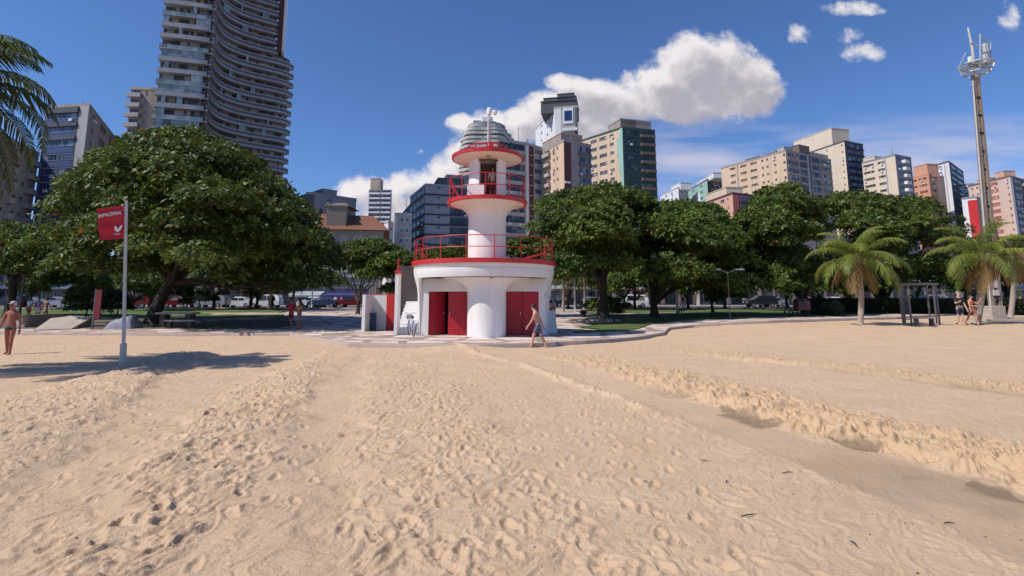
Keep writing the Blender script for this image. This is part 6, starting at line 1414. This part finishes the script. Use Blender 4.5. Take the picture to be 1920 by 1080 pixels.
# ------------------------------------------------------------ lamp posts
def lamp(label, px, Y, ytop, m, r=.06, globe=False, arm=0, group='lamp posts in the park'):
    b = onground(px, Y); tp = P(px, ytop, Y); e = thing('lamp_post', label, 'lamp post', b, group)
    mb = MB(); mb.tube([b + Vector((0, 0, -.05)), b + Vector((0, 0, .5)), Vector((b.x, b.y, tp.z))], [r * 1.5, r, r * .75], m, 10); mb.build('post', e, smooth='all'); mb = MB()
    if globe: mb.lathe([(.001, .2), (.13, .15), (.19, 0), (.13, -.15), (.06, -.2)], (b.x, b.y, tp.z + .15), M_white, 18)
    else:
        for s_ in (-1, 1): mb.tube([(b.x, b.y, tp.z - .1), (b.x + s_ * .5, b.y, tp.z + .12)], .03, m, 6); mb.box((b.x + s_ * .75, b.y, tp.z + .13), (.55, .26, .10), M_palesteel)
    mb.build('lamp_head', e, smooth='all'); return e
lamp('white double armed lamp post before the mansion', 585, 72, 512, M_palesteel, .09); lamp('white lamp post left of the mansion awnings', 539, 66, 506, M_palesteel, .12); lamp('slim grey lamp post over the left lawn', 425, 62, 520, M_palesteel, .06)
lamp('white post right of the lifeguard tower by the palms', 1078, 56, 507, M_palesteel, .10); lamp('thin grey lamp post on the right promenade', 1367, 34, 509, M_greypaint, .03); lamp('grey lamp post behind the man in the pale cap', 40, 42, 515, M_greypaint, .10); lamp('tall white lamp post at the far left before the blue banded block', 45, 78, 403, M_palesteel, .10)
lamp('pale lamp post behind the seated person in white', 1269, 46, 500, M_palesteel, .10)
lamp('globe lamp seen through the left side of the gym frame', 1693, 52, 545, M_white, .05, True, group='white globe lamps'); lamp('globe lamp seen through the middle of the gym frame', 1716, 54, 545, M_white, .05, True, group='white globe lamps'); lamp('short white globe lamp behind the right end of the gym frame', 1733, 50, 545, M_white, .05, True, group='white globe lamps')
# ------------------------------------------------------------ left steps, ramp, sign board, heap, table
p0 = onground(80, 31.0); gz = p0.z
t = thing('stone_steps', 'short pale steps with dark curved side wall at the left', 'steps', onground(55, 31.5))
mb = MB()
for i in range(4): mb.box(((48 - 960) / 1010 * 31.2, 31.2 + .3 * i, gz + .09 * (i + 1)), (.75, .6, .18 * (i + 1)), M_stone)
mb.build('steps', t)
mb = MB(); a = [((56 + 46 * u - 960) / 1010 * 31.3, 31.0 + 1.1 * u * u) for u in np.linspace(0, 1, 10)]; mb.prism(a + [(x, y + .35) for x, y in a[::-1]], gz - .1, gz + .74, M_darkstone); mb.build('side_wall', t)
t = thing('ramp', 'pale concrete ramp rising to the right at the left of the beach', 'ramp', onground(125, 31))
A_ = [((70 - 960) / 1010 * 28.6, 28.6), ((140 - 960) / 1010 * 29.6, 29.6), ((180 - 960) / 1010 * 32.5, 32.5), ((106 - 960) / 1010 * 32.3, 32.3)]
mb = MB(); vs = [(A_[0][0], A_[0][1], gz + .02), (A_[1][0], A_[1][1], gz + .04), (A_[2][0], A_[2][1], gz + .62), (A_[3][0], A_[3][1], gz + .66)]; vs += [(x, y, gz - .1) for x, y, z in vs]; mb.add(vs, [(0, 1, 2, 3), (0, 4, 5, 1), (1, 5, 6, 2), (2, 6, 7, 3), (3, 7, 4, 0)], M_stone); mb.build('slope', t)
t = thing('sign_board', 'tall dark red sign board on a post left of the grey heap', 'sign', onground(183, 30))
b = onground(183, 30); mb = MB(); mb.box(b + Vector((.05, 0, 1.35)), (.34, .08, 1.62), mat('dark_red_sign', (.17, .02, .03), .5, .1, 2)); mb.build('board', t); mb = MB(); mb.tube([b + Vector((-.12, 0, -.05)), b + Vector((-.12, 0, 2.2))], .05, M_greypaint, 8); mb.build('post', t)
t = thing('covered_heap', 'low heap under a grey tarpaulin behind the flag pole', 'heap', onground(238, 30.5)); b = onground(238, 30.5)
mb = MB(); NX, NY = 26, 14; vs = []
for j in range(NY):
    for i in range(NX):
        u, v = i / (NX - 1) * 2 - 1, j / (NY - 1) * 2 - 1; h = max(0, (1 - abs(u) ** 5)) * max(0, (1 - abs(v) ** 4)) * (.62 + .10 * math.sin(u * 3) + .07 * float(vnoise(np.float64(i / 2.5), np.float64(j / 2.5), 8))); vs.append((b.x + u * .78, b.y + v * .55, b.z + h))
mb.add(vs, [(j * NX + i, j * NX + i + 1, (j + 1) * NX + i + 1, (j + 1) * NX + i) for j in range(NY - 1) for i in range(NX - 1)], M_tarp); mb.build('tarpaulin', t, smooth='all')
t = thing('stone_table', 'long stone table on slab legs in the tree shade', 'table', onground(336, 32)); b = onground(336, 32)
mb = MB(); mb.box(b + Vector((0, 0, .80)), (2.2, .8, .10), M_stone); mb.build('tabletop', t, bevel=.01)
for s_ in (-.75, .75): mb = MB(); mb.box(b + Vector((s_, 0, .37)), (.30, .55, .76), M_darkstone); mb.build('leg', t)
t2 = thing('stone_bench', 'low stone bench in front of the stone table', 'bench', onground(340, 31)); b = onground(342, 30.9); mb = MB(); mb.box(b + Vector((0, 0, .42)), (1.7, .32, .08), M_stone); mb.build('seat', t2)
for s_ in (-.6, .6): mb = MB(); mb.box(b + Vector((s_, 0, .18)), (.2, .26, .42), M_darkstone); mb.build('leg', t2)
rng_ = random.Random(4)
def rock(label, px, Y, r, group): 
    b = onground(px, Y); bm = bmesh.new(); bmesh.ops.create_icosphere(bm, subdivisions=2, radius=r)
    for v in bm.verts: v.co = v.co * (1 + .25 * rng_.uniform(-1, 1)); v.co.z *= .6
    me = bpy.data.meshes.new('rock'); bm.to_mesh(me); bm.free(); me.materials.append(M_stone); o = bpy.data.objects.new('rock', me); col.objects.link(o); o.location = b + Vector((0, 0, r * .25)); tag(o, label, 'rock', group)
for px, Y, r, lb in ((1112, 36.2, .42, 'large pale rock at the left foot of the thick trunk'), (1122, 35.7, .3, 'mid sized rock in front of the thick trunk'), (1140, 36, .33, 'pale rock at the right foot of the thick trunk'), (1157, 36.2, .22, 'small white rock right of the thick trunk'), (1103, 36.6, .25, 'leftmost small rock near the thick trunk')): rock(lb, px, Y, r, 'rocks round the thick tree trunk')
# ------------------------------------------------------------ bicycle
bx0 = Vector((Xat(773, 24.6), 24.6, .13)); t = thing('bicycle', 'pale blue bicycle leaning by the white stairs', 'bicycle', bx0, rz=R(22))
P_bike = mat('bike_paint', (.42, .48, .62), .35, .05, 5)
def L3(y, z, x=0): return Vector((x, y, z))
for yy_ in (-.48, .50):
    mb = MB(); mb.tube([L3(yy_ + .32 * math.cos(a), .34 + .32 * math.sin(a)) for a in np.linspace(0, 6.283, 32, endpoint=False)], .02, M_dark, 8, closed=True); w = mb.build('wheel', t, world=False); mb = MB()
    for a in np.linspace(0, math.pi, 8, endpoint=False): mb.tube([L3(yy_ + .31 * math.cos(a), .34 + .31 * math.sin(a)), L3(yy_ - .31 * math.cos(a), .34 - .31 * math.sin(a))], .003, M_steel, 4)
    mb.build('spokes', w, world=False)
    mb = MB(); mb.tube([L3(yy_ + .36 * math.cos(a), .34 + .36 * math.sin(a)) for a in np.linspace(.3, 2.8, 16)], .022, P_bike, 6); mb.build('mudguard', t, world=False)
mb = MB()
for a, b in ((L3(-.48, .34), L3(-.02, .30)), (L3(-.02, .30), L3(-.15, .78)), (L3(-.48, .34), L3(-.15, .74)), (L3(-.02, .30), L3(.36, .72)), (L3(-.13, .60), L3(.35, .80)), (L3(.50, .34), L3(.34, .92))): mb.tube([a, b], .018, P_bike, 8)
mb.build('frame', t, world=False)
mb = MB(); mb.tube([L3(.32, 1.0, -.27), L3(.40, 1.02, -.15), L3(.34, .95, 0), L3(.40, 1.02, .15), L3(.32, 1.0, .27)], .014, M_steel, 8); mb.build('handlebar', t, world=False)
mb = MB(); mb.lathe([(.001, .04), (.07, .03), (.09, 0), (.03, -.05)], (0, -.17, .84), M_dark, 14); mb.build('saddle', t, world=False)
mb = MB(); mb.box((0, .58, .84), (.3, .24, .2), M_palesteel); mb.build('basket', t, world=False)
# parked motorbikes under the right tree
t = thing('cargo_bike', 'dark cargo bike loaded with maroon boxes under the tree by the promenade', 'cargo bike', onground(1492, 37.5)); b = onground(1492, 37.5); M_mar = mat('maroon_box', (.07, .025, .04), .5, .2, 3)
for s_, yy_ in ((-.55, 0), (.45, -.2), (.5, .35)):
    mb = MB(); mb.tube([b + Vector((s_ + .28 * math.cos(a), yy_, .32 + .28 * math.sin(a))) for a in np.linspace(0, 6.283, 24, endpoint=False)], .045, M_dark, 8, closed=True); w = mb.build('wheel', t); mb = MB(); mb.tube([b + Vector((s_, yy_ - .04, .32)), b + Vector((s_, yy_ + .04, .32))], .09, M_steel, 10); o = mb.build('hub', w, world=False); o.matrix_parent_inverse = WINV[t.name]
mb = MB(); mb.box(b + Vector((.40, .05, .78)), (.85, .75, .62), M_mar); mb.box(b + Vector((.35, .05, 1.15)), (.7, .6, .12), M_dark); mb.build('load_box', t, bevel=.04)
mb = MB(); mb.tube([b + Vector((-.55, 0, .32)), b + Vector((-.45, 0, .95)), b + Vector((-.3, 0, 1.05))], .03, M_mar, 8); mb.tube([b + Vector((-.5, 0, .4)), b + Vector((.2, 0, .45))], .04, M_mar, 8); mb.box(b + Vector((-.18, 0, .85)), (.35, .2, .10), M_dark); mb.tube([b + Vector((-.42, -.3, 1.05)), b + Vector((-.42, .3, 1.05))], .02, M_steel, 6); mb.build('frame', t)
# driftwood sticks and shell bits on the sand
ST = 'small sticks lying on the sand'
def stick(px, py, L, ang, label):
    g = Gt(px, py); z = hsand(g.x, g.y) + .008; mb = MB(); a = Vector((math.cos(ang), math.sin(ang), 0)) * L / 2; mb.tube([Vector((g.x, g.y, z)) - a, Vector((g.x, g.y, z + .008)) + Vector((a.y, -a.x, 0)) * .12, Vector((g.x, g.y, z)) + a], [.0035, .005, .0025], M_bark, 6); o = mb.build('stick', smooth='all'); tag(o, label, 'stick', ST)
for px, py, L, an, lb in ((1405, 976, .16, .3, 'longer brown stick on the smooth sand in the lower right'), (1211, 910, .07, 1.9, 'thin twig on the sand right of centre'), (1478, 893, .12, .15, 'brown twig near the low sand lip'), (1362, 912, .09, 1.2, 'curved twig on the smooth sand'), (1780, 984, .08, 0, 'short dark stick near the right track'), (1602, 1035, .10, 1.5, 'upright looking dark stick near the bottom right'), (1322, 870, .09, -.5, 'twig beside the low sand lip')): stick(px, py, L, an, lb)
mb = MB(); r5 = random.Random(2)
for i in range(150):
    u = r5.uniform(-.75, .85); Y = 2.6 + 9 * r5.random() ** 1.6; X = u * (Y + cA); z = hsand(X, Y); s_ = r5.uniform(.003, .009); m_ = r5.choice((M_bark, M_bark, M_white, M_darkstone))
    mb.box((X, Y, z + s_ * .3), (s_ * r5.uniform(1, 2.5), s_, s_ * .6), m_, rz=r5.uniform(0, 3))
o = mb.build('debris'); tag(o, 'tiny twigs and shell chips scattered over the sand', 'debris', kind='stuff')
